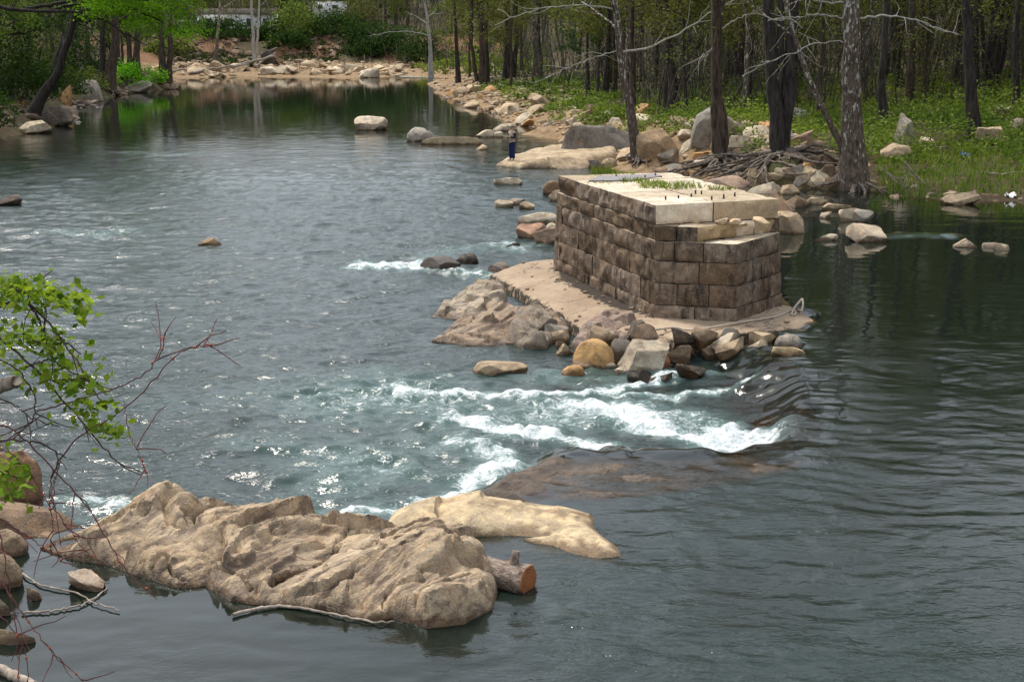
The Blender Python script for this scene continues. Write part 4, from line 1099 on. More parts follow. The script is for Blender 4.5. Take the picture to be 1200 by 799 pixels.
rubble('rubble', 1300, along([(515, 112), (558, 125), (600, 143), (640, 153), (690, 172), (725, 190), (790, 208), (880, 219), (980, 222)], (-.2, 6), .05), [.25, .35, .5], 'mass of small stones along the right shore', (.38, .28, .18), 902)
rubble('rubble', 620, along([(165, 91), (240, 91), (300, 90), (380, 90), (430, 91), (490, 88)], (17, 34)), [.5, .9, 1.4], 'brown rubble and clods on the eroding red bank', (.17, .115, .075), 903)
rubble('rubble', 420, along([(500, 96), (520, 112), (558, 124), (590, 134)], (0, 9)), [.3, .5, .8], 'mass of stones on the end of the green spit', (.36, .27, .18), 904)
rubble('rubble', 260, along([(20, 157), (66, 148), (84, 128), (100, 119), (150, 110), (200, 103)], (-.2, 4)), [.4, .7, 1.1], 'dark rubble along the shaded left shore', (.10, .075, .055), 905)
rubble('rubble', 260, along([(840, 215), (880, 219), (960, 220), (990, 222)], (-.6, 2.6), .2), [.3, .5, .75], 'broken stones at the foot of the root-bound cut bank', (.30, .22, .15), 906)
AP = np.array([p_ for p_ in np.column_stack([rgs.uniform(-1, 7, 900), rgs.uniform(30, 42, 900)])]); ad = sdf(apron_out, AP[:, 0], AP[:, 1]); pl, _ = linedist([PA, PB], AP[:, 0], AP[:, 1]); AP = AP[(ad > .08) & ((pl < .9) | (ad < .5)) & (ad < 1.8)][:48]
az_ = apron_top(AP[:, 0], AP[:, 1], np.full(len(AP), .5)); V0, F0 = rock_verts(907, 2, 9, 1.0, .1); Vs, Fs = [], []
for i_, (q_, z_) in enumerate(zip(AP, az_)):
    s_ = float(rgs.choice([.04, .06, .10])); Vs.append(V0[:, [1, 0, 2]] * np.array([.6, .5, .35]) * s_ * rgs.uniform(.7, 1.3, 3) + np.array([*q_, z_ + .01])); Fs.append(F0 + i_ * len(V0))
o = link('pebbles', mesh_np('pebbles', np.vstack(Vs), np.vstack(Fs), M['rock'], False)); o.color = (.30, .22, .15, 1); o['kind'] = 'stuff'; tag(o, 'pebbles and grit scattered on the footing slab', 'pebbles')

# ------------------------------------------------------------------ trees and undergrowth
def wander(p, d, L, n, rg, wig=.12, lift=0.0, droop=0.0):
    P = [np.array(p, float)]; d = np.array(d, float); d /= np.linalg.norm(d)
    for i in range(n):
        d = d + rg.normal(size=3) * wig + np.array([0, 0, lift - droop * i / n]); d /= np.linalg.norm(d)
        P.append(P[-1] + d * L / n)
    return np.array(P)
def grow(P, R, rg, limbs=9, t0=.35, spread=.9, lscale=.30, twigs=5, leaf=.13, leaves=6, dens=1.0, tl=1.0, up=.35):
    """limbs into the trunk builder, twigs and leaves into the crown builder; returns both"""
    tr, cr = MB(), MB()
    tr.tube(P, R, 9)
    H = np.concatenate([[0], np.cumsum(np.linalg.norm(np.diff(P, axis=0), axis=1))]); T = H[-1]
    C = []
    for i in range(limbs):
        t = t0 + (1 - t0) * (i + rg.uniform()) / limbs
        p = np.array([np.interp(t * T, H, P[:, q]) for q in range(3)]); r = np.interp(t * T, H, R)
        a = rg.uniform(0, 6.283); el = rg.uniform(.1, .6) + .4 * t
        d = np.array([math.cos(a) * spread, math.sin(a) * spread, math.sin(el)])
        L = T * lscale * rg.uniform(.6, 1.2) * (1.15 - .6 * t)
        B = wander(p, d, L, 7, rg, .16, .05 * up)
        rb = max(.018, r * rg.uniform(.35, .55))
        tr.tube(B, np.linspace(rb, .012, 8), 5, cap=False)
        for j in range(twigs):
            u = rg.uniform(.25, 1.0); q = int(u * 6); bp = B[q] + (B[q + 1] - B[q]) * (u * 6 - q if q < 6 else 0)
            dd = (B[min(q + 1, 7)] - B[q]) / (L / 7) + rg.normal(size=3) * .75
            S = wander(bp, dd, L * rg.uniform(.25, .5) * tl, 4, rg, .22, .03)
            tr.tube(S, np.linspace(max(.008, rb * .35), .006, 5), 4, cap=False)
            for w in range(4):
                s = S[int(rg.integers(1, 5))]
                W = wander(s, (S[-1] - S[0]) / L * 2 + rg.normal(size=3), L * rg.uniform(.10, .22) * tl, 2, rg, .25)
                cr.tube(W, [.008, .006, .004], 3, m=0, cap=False)
                k_ = rg.poisson(leaves * dens)
                if k_: C.append(W[2] + rg.normal(size=(k_, 3)) * .28 * max(1, tl) )
                if k_: C.append(W[1] + rg.normal(size=(max(1, k_ // 2), 3)) * .22)
    if C:
        cr.cards(np.vstack(C), leaf, rg, m=1, tint=None)
    return tr, cr
def finish_tree(name, label, loc, tr, cr, bark, leafm, group=None, cat='tree', extra=()):
    t = thing(name, label, cat, loc, 0, group); off = np.array(loc, float)
    for b in (tr, cr): b.V = [v - off for v in b.V]
    parts = [tr.build('trunk', M[bark], t)]
    if cr.n: parts.append(cr.build('crown', [M['twig'], M[leafm]], t, False))
    for nm, b, m in extra:
        b.V = [v - off for v in b.V]; parts.append(b.build(nm, M[m], t))
    return t, parts
def roots(base, r, n, rg, L=1.6, thick=.11, yaw=None):
    mb = MB()
    for i in range(n):
        a = rg.uniform(math.pi * .92, math.pi * 2.08) if yaw is None else yaw + rg.normal() * .6
        d = np.array([math.cos(a), math.sin(a), -.12])
        P = wander(base + np.array([math.cos(a) * r * .6, math.sin(a) * r * .6, .22 + rg.uniform(0, .25)]), d, L * rg.uniform(.6, 1.4), 9, rg, .22, -.03)
        for k_ in range(1, len(P)):
            g = tz(P[k_][0], P[k_][1]); P[k_][2] = max(P[k_][2] * .5 + (g + .05) * .5, g - .1) if P[k_][2] > g else g + rg.uniform(0, .14)
        mb.tube(P, np.linspace(thick * rg.uniform(.7, 1.3), .018, 10), 6, cap=False)
    return mb
def bank_tree(px, width, label, bark='bark', height=18, Yb=None, name='bank_tree', seed=0, limbs=9, leaf=.12, leaves=3, leafm='leaf_spring', root=0, branches=(), t0=.38, group=None, stems=(), flare=1.6, rootL=1.6, lsc=.30):
    """px: the trunk's line in the photograph from its foot upward (last point goes on straight to `height`)"""
    rg = np.random.default_rng(seed + 1000)
    F = hit(*px[0]) if Yb is None else atY(*px[0], Yb)
    Y = F[1]
    def line(pxs, hgt):
        P = [atY(x, y, Y) for x, y in pxs]; P[0] = P[0].copy()
        d = P[-1] - P[-2]; d /= np.linalg.norm(d); d[2] = max(d[2], .35); d /= np.linalg.norm(d)
        while P[-1][2] < F[2] + hgt:
            d = d * np.array([.85, .85, 1]) + np.append(rg.normal(size=2) * .05, .05); d /= np.linalg.norm(d)
            P.append(P[-1] + d * 1.5)
        P = np.array(P); L = np.concatenate([[0], np.cumsum(np.linalg.norm(np.diff(P, axis=0), axis=1))])
        s = np.linspace(0, L[-1], max(14, int(L[-1] / .9)))
        Q = np.column_stack([np.interp(s, L, P[:, i]) for i in range(3)])
        Q[1:-1] += rg.normal(size=(len(Q) - 2, 3)) * .035
        Q[:, 1] += .25 * np.sin(s * .35 + rg.uniform(0, 6)) * (s / (L[-1]))
        return Q, s / L[-1]
    P, s = line(px, height)
    P[0][2] = F[2] - .25
    r0 = width / 2 / FPX * Y
    R = r0 * (1 - .82 * s) * (1 + (flare - 1) * np.exp(-s * len(s) * .9 * .55))
    tr, cr = grow(P, R, rg, limbs, t0, leaf=leaf, leaves=leaves, lscale=lsc)
    for spx, sw, sh in stems:
        Q, s2 = line(spx, sh)
        tr2, cr2 = grow(Q, sw / 2 / FPX * Y * (1 - .8 * s2), rg, max(4, limbs - 3), t0, leaf=leaf, leaves=leaves, lscale=lsc)
        for a_, b_ in ((tr, tr2), (cr, cr2)):
            for V, T in zip(b_.V, b_.T): pass
            for k_ in (3, 4):
                if b_.F[k_]:
                    a_.F[k_] += [f + a_.n for f in b_.F[k_]]; a_.M[k_] += b_.M[k_]
            a_.V += b_.V; a_.T += b_.T; a_.n += b_.n
    for bp, br in branches:
        Q = np.array([atY(x, y, Y - .06 * i_) for i_, (x, y) in enumerate(bp)])
        L = np.concatenate([[0], np.cumsum(np.linalg.norm(np.diff(Q, axis=0), axis=1))]); ss_ = np.linspace(0, L[-1], 24)
        Q = np.column_stack([np.interp(ss_, L, Q[:, i]) for i in range(3)])
        for _ in range(2): Q[1:-1] = (Q[:-2] + 2 * Q[1:-1] + Q[2:]) / 4
        Q[1:-1] += rg.normal(size=(22, 3)) * .03
        mbr = tr if bark in ('white_bark',) else None
        rad = np.linspace(br / 2 / FPX * Y, .02, 24)
        BR = MB(); BR.tube(Q, rad, 6)
        for j in range(8):
            q = int(rg.integers(4, 23)); W = wander(Q[q], Q[min(q + 1, 23)] - Q[q - 1] + rg.normal(size=3) * .35, rg.uniform(.7, 2.2), 5, rg, .22, -.02)
            BR.tube(W, np.linspace(.016, .006, 6), 4, cap=False)
            cr.cards(W[2:] + rg.normal(size=(4, 3)) * .12, leaf, rg, m=1)
        exb.append(('branch', BR, 'white_bark'))
    ex = list(exb); exb.clear()
    if root:
        ex.append(('exposed_roots', roots(np.array([P[0][0], P[0][1], F[2]]), r0, root, rg, rootL), 'root'))
    return finish_tree(name, label, (P[0][0], P[0][1], F[2]), tr, cr, bark, leafm, group, 'tree', ex)
exb = []
# the trees along the right bank
bank_tree([(747, 190), (742, 150), (733, 105), (726, 60), (720, 0)], 11, 'pale leaning tree on the shore by the large tan boulder', 'sycamore', 15, seed=1, root=9, flare=1.5, rootL=1.1,
          branches=[([(727, 62), (760, 57), (800, 38), (835, 12), (868, -2), (900, -14)], 3.2), ([(726, 60), (700, 66), (668, 78), (640, 92)], 1.6), ([(722, 12), (690, 6), (645, 9), (606, 18), (580, 30)], 2.2)])
bank_tree([(846, 186), (845, 140), (840, 90), (838, 0)], 13, 'twin-stemmed tree with gnarled exposed roots over the water', 'bark_brown', 19, seed=2, root=34, rootL=2.8,
          stems=[([(838, 178), (836, 130), (841, 60), (846, 0)], 9, 17)], branches=[([(842, 50), (832, 60), (825, 72)], 1.8), ([(842, 35), (870, 20), (905, 6)], 2)])
bank_tree([(916, 186), (913, 150), (905, 100), (903, 40), (900, 0)], 17, 'stout tree of fused stems with a wide mat of roots', 'bark', 20, seed=3, root=44, rootL=3.2,
          stems=[([(918, 175), (924, 120), (926, 60), (930, 0)], 15, 20), ([(912, 160), (914, 90), (915, 0)], 10, 18)])
bank_tree([(1001, 217), (998, 160), (997, 80), (998, 0)], 23, 'tall thick mottled sycamore at the water with a long pale bough', 'sycamore', 27, seed=4, root=6, flare=1.8, limbs=14, name='sycamore_tree',
          stems=[([(992, 200), (984, 170), (968, 130), (950, 95), (934, 50), (919, -5)], 8, 14)],
          branches=[([(1008, 22), (1030, 18), (1060, 20), (1090, 30), (1122, 41)], 3.2), ([(988, 22), (965, 17), (935, 20), (900, 24)], 2.6), ([(994, 2), (975, 3), (955, 1), (930, -4)], 3), ([(988, 50), (965, 48), (930, 62), (902, 72), (870, 90)], 1.6)])
bank_tree([(1034, 150), (1034, 100), (1037, 40), (1038, 0)], 9, 'slender dark tree between the sycamore and the tall grey boulder', 'bark', 17, seed=5)
bank_tree([(1084, 96), (1090, 75), (1105, 40), (1122, 0)], 8, 'tree leaning to one side with a pale upper stem behind the clearing', 'sycamore', 14, seed=6)
bank_tree([(1081, 92), (1083, 50), (1083, 0)], 7, 'straight reddish tree behind the leaning one', 'bark_brown', 17, seed=7)
bank_tree([(1143, 160), (1139, 110), (1135, 60), (1133, 0)], 13, 'dark tree with a bare reddish lower trunk above the grassy bank', 'bark', 20, seed=8, limbs=11)
bank_tree([(1160, 112), (1163, 60), (1168, 0)], 10, 'triple-stemmed dark tree behind the stump', 'bark', 18, seed=9, stems=[([(1158, 108), (1152, 60), (1150, 0)], 6, 16), ([(1165, 108), (1176, 70), (1184, 0)], 6, 16)])
bank_tree([(1190, 132), (1190, 60), (1192, 0)], 7, 'straight thin tree at the tree stump', 'bark', 18, seed=10)
bank_tree([(791, 132), (786, 80), (780, 30), (776, 0)], 10, 'dark forked tree in the undergrowth behind the tan boulder', 'bark', 18, seed=11, stems=[([(790, 125), (797, 90), (806, 70), (815, 40), (830, -5)], 3, 12)])
bank_tree([(868, 113), (869, 60), (871, 0)], 8, 'dark twin tree behind the big grey upright boulder', 'bark', 18, seed=12, stems=[([(865, 112), (862, 60), (864, 0)], 5, 15)])
bank_tree([(567, 98), (565, 50), (562, 0)], 9, 'dark trunk standing in the green spit farther down the bank', 'bark_brown', 19, seed=13, stems=[([(559, 96), (552, 50), (553, 0)], 5, 17)])
bank_tree([(537, 97), (535, 50), (532, 0)], 5, 'thin dark tree at the end of the green spit', 'bark', 16, seed=14)
bank_tree([(505, 92), (504, 50), (500, 20), (497, 0)], 5, 'slim white-barked tree on the point of the right bank', 'white_bark', 17, seed=15, branches=[([(503, 42), (480, 37), (455, 38), (430, 43)], 1.6)])
bank_tree([(628, 88), (627, 40), (624, 0)], 6, 'tree with a pale orange trunk in the undergrowth', 'sycamore', 17, seed=16)
bank_tree([(690, 113), (688, 60), (690, 0)], 4, 'thin dark sapling standing in the bright undergrowth', 'bark', 12, seed=17)
bank_tree([(598, 92), (597, 50), (594, 0)], 8, 'dark trunk above the green spit', 'bark', 19, seed=18, stems=[([(602, 92), (606, 40), (604, 0)], 6, 18)])
# left bank
bank_tree([(38, 134), (52, 108), (68, 85), (80, 50), (88, 10)], 11, 'dark tree leaning over the river from the left bank', 'bark', 14, seed=20, leafm='leaf_dark', leaves=10, leaf=.22, t0=.3)
bank_tree([(60, 108), (68, 70), (80, 30), (84, 0)], 10, 'dark trunk behind the leaning tree on the left bank', 'bark', 16, seed=21, leafm='leaf_dark', leaves=10, leaf=.22)
bank_tree([(127, 107), (130, 85), (136, 50), (134, 0)], 12, 'brown tree with bundled roots on the far left shore', 'bark_brown', 17, seed=22, root=10, rootL=2.2)
bank_tree([(161, 98), (160, 60), (164, 0)], 8, 'pair of brown trunks beside the flat grey boulder', 'bark_brown', 17, seed=23, stems=[([(157, 98), (152, 60), (150, 0)], 6, 16)])
bank_tree([(192, 101), (190, 70), (186, 0)], 8, 'twin brown trunks on the low rock point', 'bark_brown', 17, seed=24, root=6, stems=[([(199, 101), (199, 70), (200, 0)], 8, 16)])
bank_tree([(120, 100), (120, 50), (122, 0)], 7, 'straight trunk in the shade of the far left bank', 'bark', 17, seed=25)
# far bank
bank_tree([(298, 74), (297, 40), (294, 0)], 4.2, 'twin white-barked trees standing on the far stony bar', 'white_bark', 20, seed=30, stems=[([(300, 74), (302, 40), (304, 0)], 3.4, 19)])
bank_tree([(253, 74), (255, 40), (258, 0)], 4, 'pale branching tree on the far bar in front of the white house', 'sycamore', 17, seed=31, lsc=.4)

def prototype(kind, seed):
    rg = np.random.default_rng(seed)
    H = {'tall': 19, 'mid': 15, 'sapling': 7, 'leafy': 14}[kind] * rg.uniform(.9, 1.1)
    n = 16; s = np.linspace(0, 1, n)
    P = np.column_stack([np.cumsum(rg.normal(size=n) * .07) + rg.normal() * .6 * s, np.cumsum(rg.normal(size=n) * .07), -.3 + H * s])
    r = {'tall': .21, 'mid': .15, 'sapling': .05, 'leafy': .17}[kind]
    R = r * (1 - .85 * s) * (1 + .5 * np.exp(-s * 9))
    if kind == 'leafy': return grow(P, R, rg, 13, .16, lscale=.34, twigs=7, leaf=.26, leaves=9)
    if kind == 'sapling': return grow(P, R, rg, 9, .12, lscale=.36, twigs=3, leaf=.13, leaves=4)
    return grow(P, R, rg, 14, .34, lscale=.34, twigs=6, leaf=.20, leaves=10)
protos = {}
for i, (nm, kind, bark, leafm) in enumerate([('a', 'tall', 'bark', 'leaf_spring'), ('b', 'tall', 'bark_brown', 'leaf_spring'), ('c', 'mid', 'bark', 'leaf_spring'), ('d', 'mid', 'bark_brown', 'leaf_spring'), ('e', 'tall', 'sycamore', 'leaf_spring'),
                                         ('g', 'leafy', 'bark', 'leaf_dark'), ('h', 'leafy', 'bark', 'leaf_ground'), ('s', 'sapling', 'bark', 'leaf_spring'), ('t', 'sapling', 'bark', 'leaf_dark')]):
    tr, cr = prototype(kind, 600 + i)
    protos[nm] = (tr.mesh('trunk', M[bark]), cr.mesh('crown', [M['twig'], M[leafm]], False))
rgt = np.random.default_rng(9)
TNAME = dict(a='tall dark-barked', b='tall brown-barked', c='middling dark-barked', d='middling brown-barked', e='tall pale-mottled', g='dark leafy', h='green leafy', s='thin bare', t='thin leafy')
def plant(nm, x, y, sc, label, group, name='woodland_tree', dz=0.0):
    label = f'{TNAME[nm]} {label}'
    t = thing(name, label, 'tree', (x, y, tz(x, y) + dz), rgt.uniform(0, 6.28), group); t.scale = (sc, sc, sc * rgt.uniform(.9, 1.1))
    for pn, me in zip(('trunk', 'crown'), protos[nm]): link(pn, me, t)
def woods(n, region, names, label, group, sc=(.8, 1.15), name='woodland_tree', mind=2.0):
    pts = []; tries = 0
    while len(pts) < n and tries < 20000:
        tries += 1
        x, y = region()
        if any((x - a) ** 2 + (y - b) ** 2 < mind ** 2 for a, b in pts): continue
        pts.append((x, y))
    X = np.array(pts); d = -sdf(RIVER, X[:, 0], X[:, 1])
    for (x, y), dd in zip(pts, d):
        if dd < 4: continue
        ppx = CX + x / y * FPX
        if y > 200 and ((225 < ppx < 345 and y < 262) or (358 < ppx < 412 and y < 280)): continue
        plant(str(rgt.choice(names)), x, y, rgt.uniform(*sc), label, group, name)
def px_region(x0, x1, y0, y1):
    """even over a strip of ground that the photograph shows between two distances"""
    def f():
        Y = rgt.uniform(y0, y1); return ((rgt.uniform(x0, x1) - CX) / FPX * Y / CT * (1 + .02), Y)
    return f
woods(60, px_region(640, 1330, 82, 125), list('abcde'), 'spring tree standing in the wood behind the right bank', 'trees of the right bank wood', mind=3.0)
woods(80, px_region(520, 1340, 122, 190), list('abcdeabcdg'), 'tree deep in the wood up the right hand slope', 'trees on the right hand slope', mind=3.2)
woods(34, px_region(700, 1250, 84, 125), list('sst'), 'sapling with a few new leaves in the right bank wood', 'saplings of the right bank wood', (.7, 1.2), 'sapling', 2.0)
woods(55, px_region(-60, 230, 100, 225), list('abcdgh'), 'tree in the shaded wood of the left bank', 'trees of the left bank wood', mind=3.0)
woods(120, px_region(150, 580, 240, 330), list('abcdgh'), 'tree on the slope above the red earth bank', 'trees behind the far bank', (.6, .85), mind=3.2)
woods(22, lambda: (rgt.uniform(-44, -27), rgt.uniform(40, 95)), list('abgh'), 'tree on the near part of the left bank', 'trees of the near left bank', mind=4)
woods(34, lambda: (rgt.uniform(29, 55), rgt.uniform(28, 85)), list('abce'), 'tree at the edge of the wood above the pool', 'trees above the pool', mind=4)
for px_, y_, nm_ in ((236, 241, 's'), (262, 243, 'c'), (284, 240, 's'), (312, 242, 'd'), (332, 240, 's'), (372, 252, 's'), (398, 250, 's'), (246, 246, 'd'), (272, 245, 's'), (300, 246, 'c'), (322, 244, 's'), (380, 255, 'd'), (390, 258, 's')):
    plant(nm_, (px_ - CX) / FPX * y_, y_, .6 if nm_ in 'cd' else .8, 'young tree standing in front of the far white buildings', 'young trees in front of the buildings', 'sapling')

# ------------------------------------------------------------------ leafy shrubs and ground cover
def clump_shrub(name, label, loc, size, n, leaf, mat, seed, cat='shrub', group=None, stems=7):
    rg = np.random.default_rng(seed); sz = np.array(size, float)
    t = thing(name, label, cat, loc, 0, group)
    st = MB(); fo = MB(); C = []
    nc = max(6, int(n / 60))
    for i in range(nc):
        u = rg.normal(size=3); u /= np.linalg.norm(u); u *= rg.uniform(.35, 1) ** .5; u[2] = abs(u[2])
        c = u * sz * np.array([1, 1, .95])
        if i < stems: st.tube(wander([0, 0, -.15], c + np.array([0, 0, .3]), np.linalg.norm(c) * 1.0, 5, rg, .15), np.linspace(.035, .008, 6) * max(.6, sz[2] / 2), 5, cap=False)
        C.append(c + rg.normal(size=(int(n / nc), 3)) * sz * .17)
    C = np.vstack(C); C[:, 2] = np.abs(C[:, 2])
    fo.cards(C, leaf, rg, up=.3)
    st.build('stem', M['twig'], t); fo.build('foliage', M[mat], t, False)
    return t
# the maple-green crown over the left bank, sunlight put into its leaf colour
rgc = np.random.default_rng(33)
Yc = 98.0
lt = thing('overhanging_tree', 'tree reaching out over the river with a fresh bright green crown', 'tree', (*atY(-60, 60, Yc)[:2], tz(*atY(-60, 60, Yc)[:2])))
lo = np.array(lt.location)
mb = MB()
tp = [lo + [0, 0, -.3]] + [atY(x, y, Yc) for x, y in [(-50, 20), (-20, 0), (30, -25), (70, -60)]]
mb.tube(np.array(tp) - lo, [.35, .28, .24, .18, .1], 9)
for L in ([(-30, 5), (40, 14), (90, 12), (125, 26), (150, 42), (172, 53)], [(30, 10), (80, 2), (130, -6), (190, 4)], [(95, 13), (140, 8), (180, 20), (215, 38)], [(0, -20), (70, -40), (140, -60), (200, -50)], [(60, 12), (100, 3), (120, -20), (160, -40)]):
    Q = np.array([atY(x, y, Yc + rgc.normal() * .8) for x, y in L]) - lo
    tt = np.linspace(0, len(Q) - 1, 18); Q = np.column_stack([np.interp(tt, range(len(Q)), Q[:, i]) for i in range(3)])
    Q[1:] += rgc.normal(size=(17, 3)) * .06
    mb.tube(Q, np.linspace(.15, .025, 18), 6)
mb.build('trunk', M['bark'], lt)
cr = MB()
clumps = [(x, y, r) for x, y, r in zip(rgc.uniform(100, 236, 190), rgc.uniform(-95, 47, 190), rgc.uniform(.35, .8, 190)) if not (x > 205 and y > 44) and not (x < 150 and y > 20) and y < 18 + (x - 110) * .28]
C = []
for x, y, r in clumps:
    c = atY(x, y, Yc + rgc.normal() * 2.0) - lo
    C.append(c + rgc.normal(size=(95, 3)) * np.array([r, r, r * .45]))
cr.cards(np.vstack(C), .19, rgc, up=.8)
cr.build('crown', M['leaf_bright'], lt, False)

# dim leafy mass of the left bank
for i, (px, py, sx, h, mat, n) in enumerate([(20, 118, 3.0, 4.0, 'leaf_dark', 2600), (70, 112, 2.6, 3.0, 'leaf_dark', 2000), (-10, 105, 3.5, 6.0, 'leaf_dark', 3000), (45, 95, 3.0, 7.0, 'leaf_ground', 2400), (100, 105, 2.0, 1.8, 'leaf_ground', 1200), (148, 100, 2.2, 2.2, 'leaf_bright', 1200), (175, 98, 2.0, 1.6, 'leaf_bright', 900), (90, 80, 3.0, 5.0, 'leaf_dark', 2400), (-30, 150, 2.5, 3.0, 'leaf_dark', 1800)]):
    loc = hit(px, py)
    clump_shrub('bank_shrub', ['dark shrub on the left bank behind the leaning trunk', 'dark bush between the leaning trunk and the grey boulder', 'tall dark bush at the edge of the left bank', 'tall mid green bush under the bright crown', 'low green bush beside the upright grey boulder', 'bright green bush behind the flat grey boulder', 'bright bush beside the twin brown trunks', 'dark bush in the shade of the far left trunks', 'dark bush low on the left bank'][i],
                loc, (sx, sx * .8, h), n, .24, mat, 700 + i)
# the tall evergreen shrubs over the red bank opposite
for i, (px, Y, sx, h, mat, n) in enumerate([(350, 236, 4.2, 6.0, 'leaf_ground', 2600), (400, 238, 5.5, 3.6, 'leaf_dark', 2800), (440, 234, 5, 4.5, 'leaf_dark', 2200), (330, 236, 3.5, 3.4, 'leaf_dark', 1500), (280, 236, 5.0, 3.0, 'leaf_dark', 1600), (240, 236, 4.5, 3.0, 'leaf_dark', 1600), (470, 232, 4.5, 4.5, 'leaf_dark', 2000), (425, 240, 4, 6, 'leaf_spring', 1700), (205, 226, 4, 2.5, 'leaf_ground', 1400), (345, 231, 3.5, 2.5, 'leaf_dark', 1400), (495, 225, 4, 3.5, 'leaf_dark', 1500), (425, 230, 3, 2.5, 'leaf_dark', 1000)]):
    x = (px - CX) / FPX * Y
    clump_shrub('bank_shrub', ['tall green shrub in front of the white trailer', 'wide dark shrub under the white trailer', 'dark shrub on the brow of the red bank', 'dark shrub beside the tall green shrub', 'dark shrub behind the white twin trees', 'dark shrub below the white house', 'dark shrub where the red bank meets the wood', 'yellow-green shrub among the tall dark ones', 'green shrub at the end of the far bar', 'low dark shrub hanging over the red earth', 'dark shrub at the bend beyond the green spit', 'low dark bush on the red bank'][i],
                (x, Y, tz(x, Y) - .1), (sx, sx * .7, h), n, .42, mat, 800 + i)

# ground cover: leafy plants too many to count
def cover(name, n, region, leaf, hgt, mat, label, seed, cond=None, per=7):
    rg = np.random.default_rng(seed)
    pts = np.array([region() for _ in range(n)])
    d = -sdf(RIVER, pts[:, 0], pts[:, 1])
    keep = (d > 2.0 + 2.2 * rg.uniform(size=len(d)) ** 2 + 1.6 * vn(pts[:, 0] * .4, pts[:, 1] * .4, 0, 3))
    dens = fbm(pts[:, 0] * .3, pts[:, 1] * .3, 0, 3, seed)
    keep &= dens > -.45 + .5 * rg.uniform(size=len(d)) - .1
    pts = pts[keep]; dens = dens[keep]
    z = terr(pts[:, 0], pts[:, 1])
    C = np.repeat(np.column_stack([pts, z]), per, 0)
    hh = np.repeat(hgt * (.6 + .7 * np.clip(dens, 0, 1)) * rg.uniform(.5, 1.3, len(pts)), per)
    C = C + rg.normal(size=C.shape) * np.array([.22, .22, 0]); C[:, 2] += rg.uniform(0.05, 1, len(C)) * hh
    mb = MB(); tint = np.clip(np.repeat(.45 + .5 * vn(pts[:, 0] * .22, pts[:, 1] * .22, 0, 8), per) + rg.normal(size=len(C)) * .25, 0, 1)
    mb.cards(C, leaf, rg, up=.5, tint=tint)
    o = mb.build(name, M[mat], None, False); o['kind'] = 'stuff'
    return tag(o, label, 'undergrowth')
cover('undergrowth', 11000, px_region(585, 1290, 62, 118), .21, .55, 'leaf_ground', 'low leafy green undergrowth covering the right bank', 41)
cover('undergrowth', 2600, px_region(500, 700, 95, 150), .24, .7, 'leaf_ground', 'bright green undergrowth on the spit down the right bank', 42)
cover('undergrowth', 3000, px_region(560, 1300, 112, 170), .30, .8, 'leaf_dark', 'darker undergrowth up the right hand slope', 43, per=5)
cover('leaf_litter', 2500, px_region(600, 1290, 62, 120), .16, .10, 'leaf_brown', 'brown dead leaves lying under the right bank trees', 44, per=4)
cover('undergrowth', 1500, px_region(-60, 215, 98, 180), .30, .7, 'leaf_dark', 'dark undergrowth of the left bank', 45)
# brushwood: thin grey stems filling the depth of the woods
def brush(n, region, hgt, label, seed, leafm='leaf_spring', lv=3):
    rg = np.random.default_rng(seed); mb = MB(); C = []
    XY = np.array([region() for _ in range(n)]); XY = XY[-sdf(RIVER, XY[:, 0], XY[:, 1]) > 5]
    for (x, y), zg in zip(XY, terr(XY[:, 0], XY[:, 1])):
        h = hgt * rg.uniform(.5, 1.4); b = np.array([x, y, zg - .1])
        P = wander(b, [rg.normal() * .25, rg.normal() * .25, 1], h, 5, rg, .10)
        mb.tube(P, np.linspace(.055, .012, 6), 4, cap=False)
        for j in range(5):
            s = P[int(rg.integers(1, 6))]; W = wander(s, [rg.normal(), rg.normal(), .5], h * rg.uniform(.15, .4), 3, rg, .25)
            mb.tube(W, np.linspace(.014, .006, 4), 3, cap=False); C.append(W[1:] + rg.normal(size=(3, 3)) * .15)
            if lv > 3: C.append(W[1:] + rg.normal(size=(3, 3)) * .3)
    mb.cards(np.vstack(C), .12, rg, m=1)
    o = mb.build('brushwood', [M['twig'], M[leafm]], None, False); o['kind'] = 'stuff'
    return tag(o, label, 'brushwood')
brush(650, px_region(600, 1290, 86, 150), 5.5, 'thicket of thin grey stems in the right bank wood', 51)
brush(500, px_region(420, 1290, 140, 230), 6.5, 'thicket of thin stems higher up the slope', 52, 'leaf_dark', 5)
brush(300, px_region(-60, 215, 105, 190), 4.5, 'thicket of thin stems in the left bank wood', 53, 'leaf_dark', 5)
brush(420, px_region(180, 540, 236, 300), 6.0, 'thicket of bare stems above the red bank', 54)

# the wooded hillside that closes the view
rgw = np.random.default_rng(66)
mb = MB(); C = []
WY_ = rgw.uniform(190, 430, 1500); WX_ = (rgw.uniform(-250, 1450, 1500) - CX) / FPX * WY_
mid_ = ((WX_ < (580 - CX) / FPX * WY_) & (WX_ > (120 - CX) / FPX * WY_))
ok = ~((WY_ < 275) & (WX_ < (560 - CX) / FPX * WY_) & (WX_ > (150 - CX) / FPX * WY_)) & (-sdf(RIVER, WX_, WY_) > 30)
for x, Y, zg, mm in zip(WX_[ok], WY_[ok], terr(WX_[ok], WY_[ok]), mid_[ok]):
    b = np.array([x, Y, zg]); h = rgw.uniform(7, 11) if mm else rgw.uniform(13, 21)
    P = wander(b, [rgw.normal() * .06, 0, 1], h, 4, rgw, .05); mb.tube(P, np.linspace(.2, .04, 5), 5, cap=False)
    for j in range(7):
        s = P[int(rgw.integers(1, 5))]; W = wander(s, [rgw.normal(), rgw.normal(), .6], h * .28, 3, rgw, .2); mb.tube(W, np.linspace(.07, .02, 4), 3, cap=False)
        C.append(np.repeat(W[1:], 5, 0) + rgw.normal(size=(15, 3)) * .9)
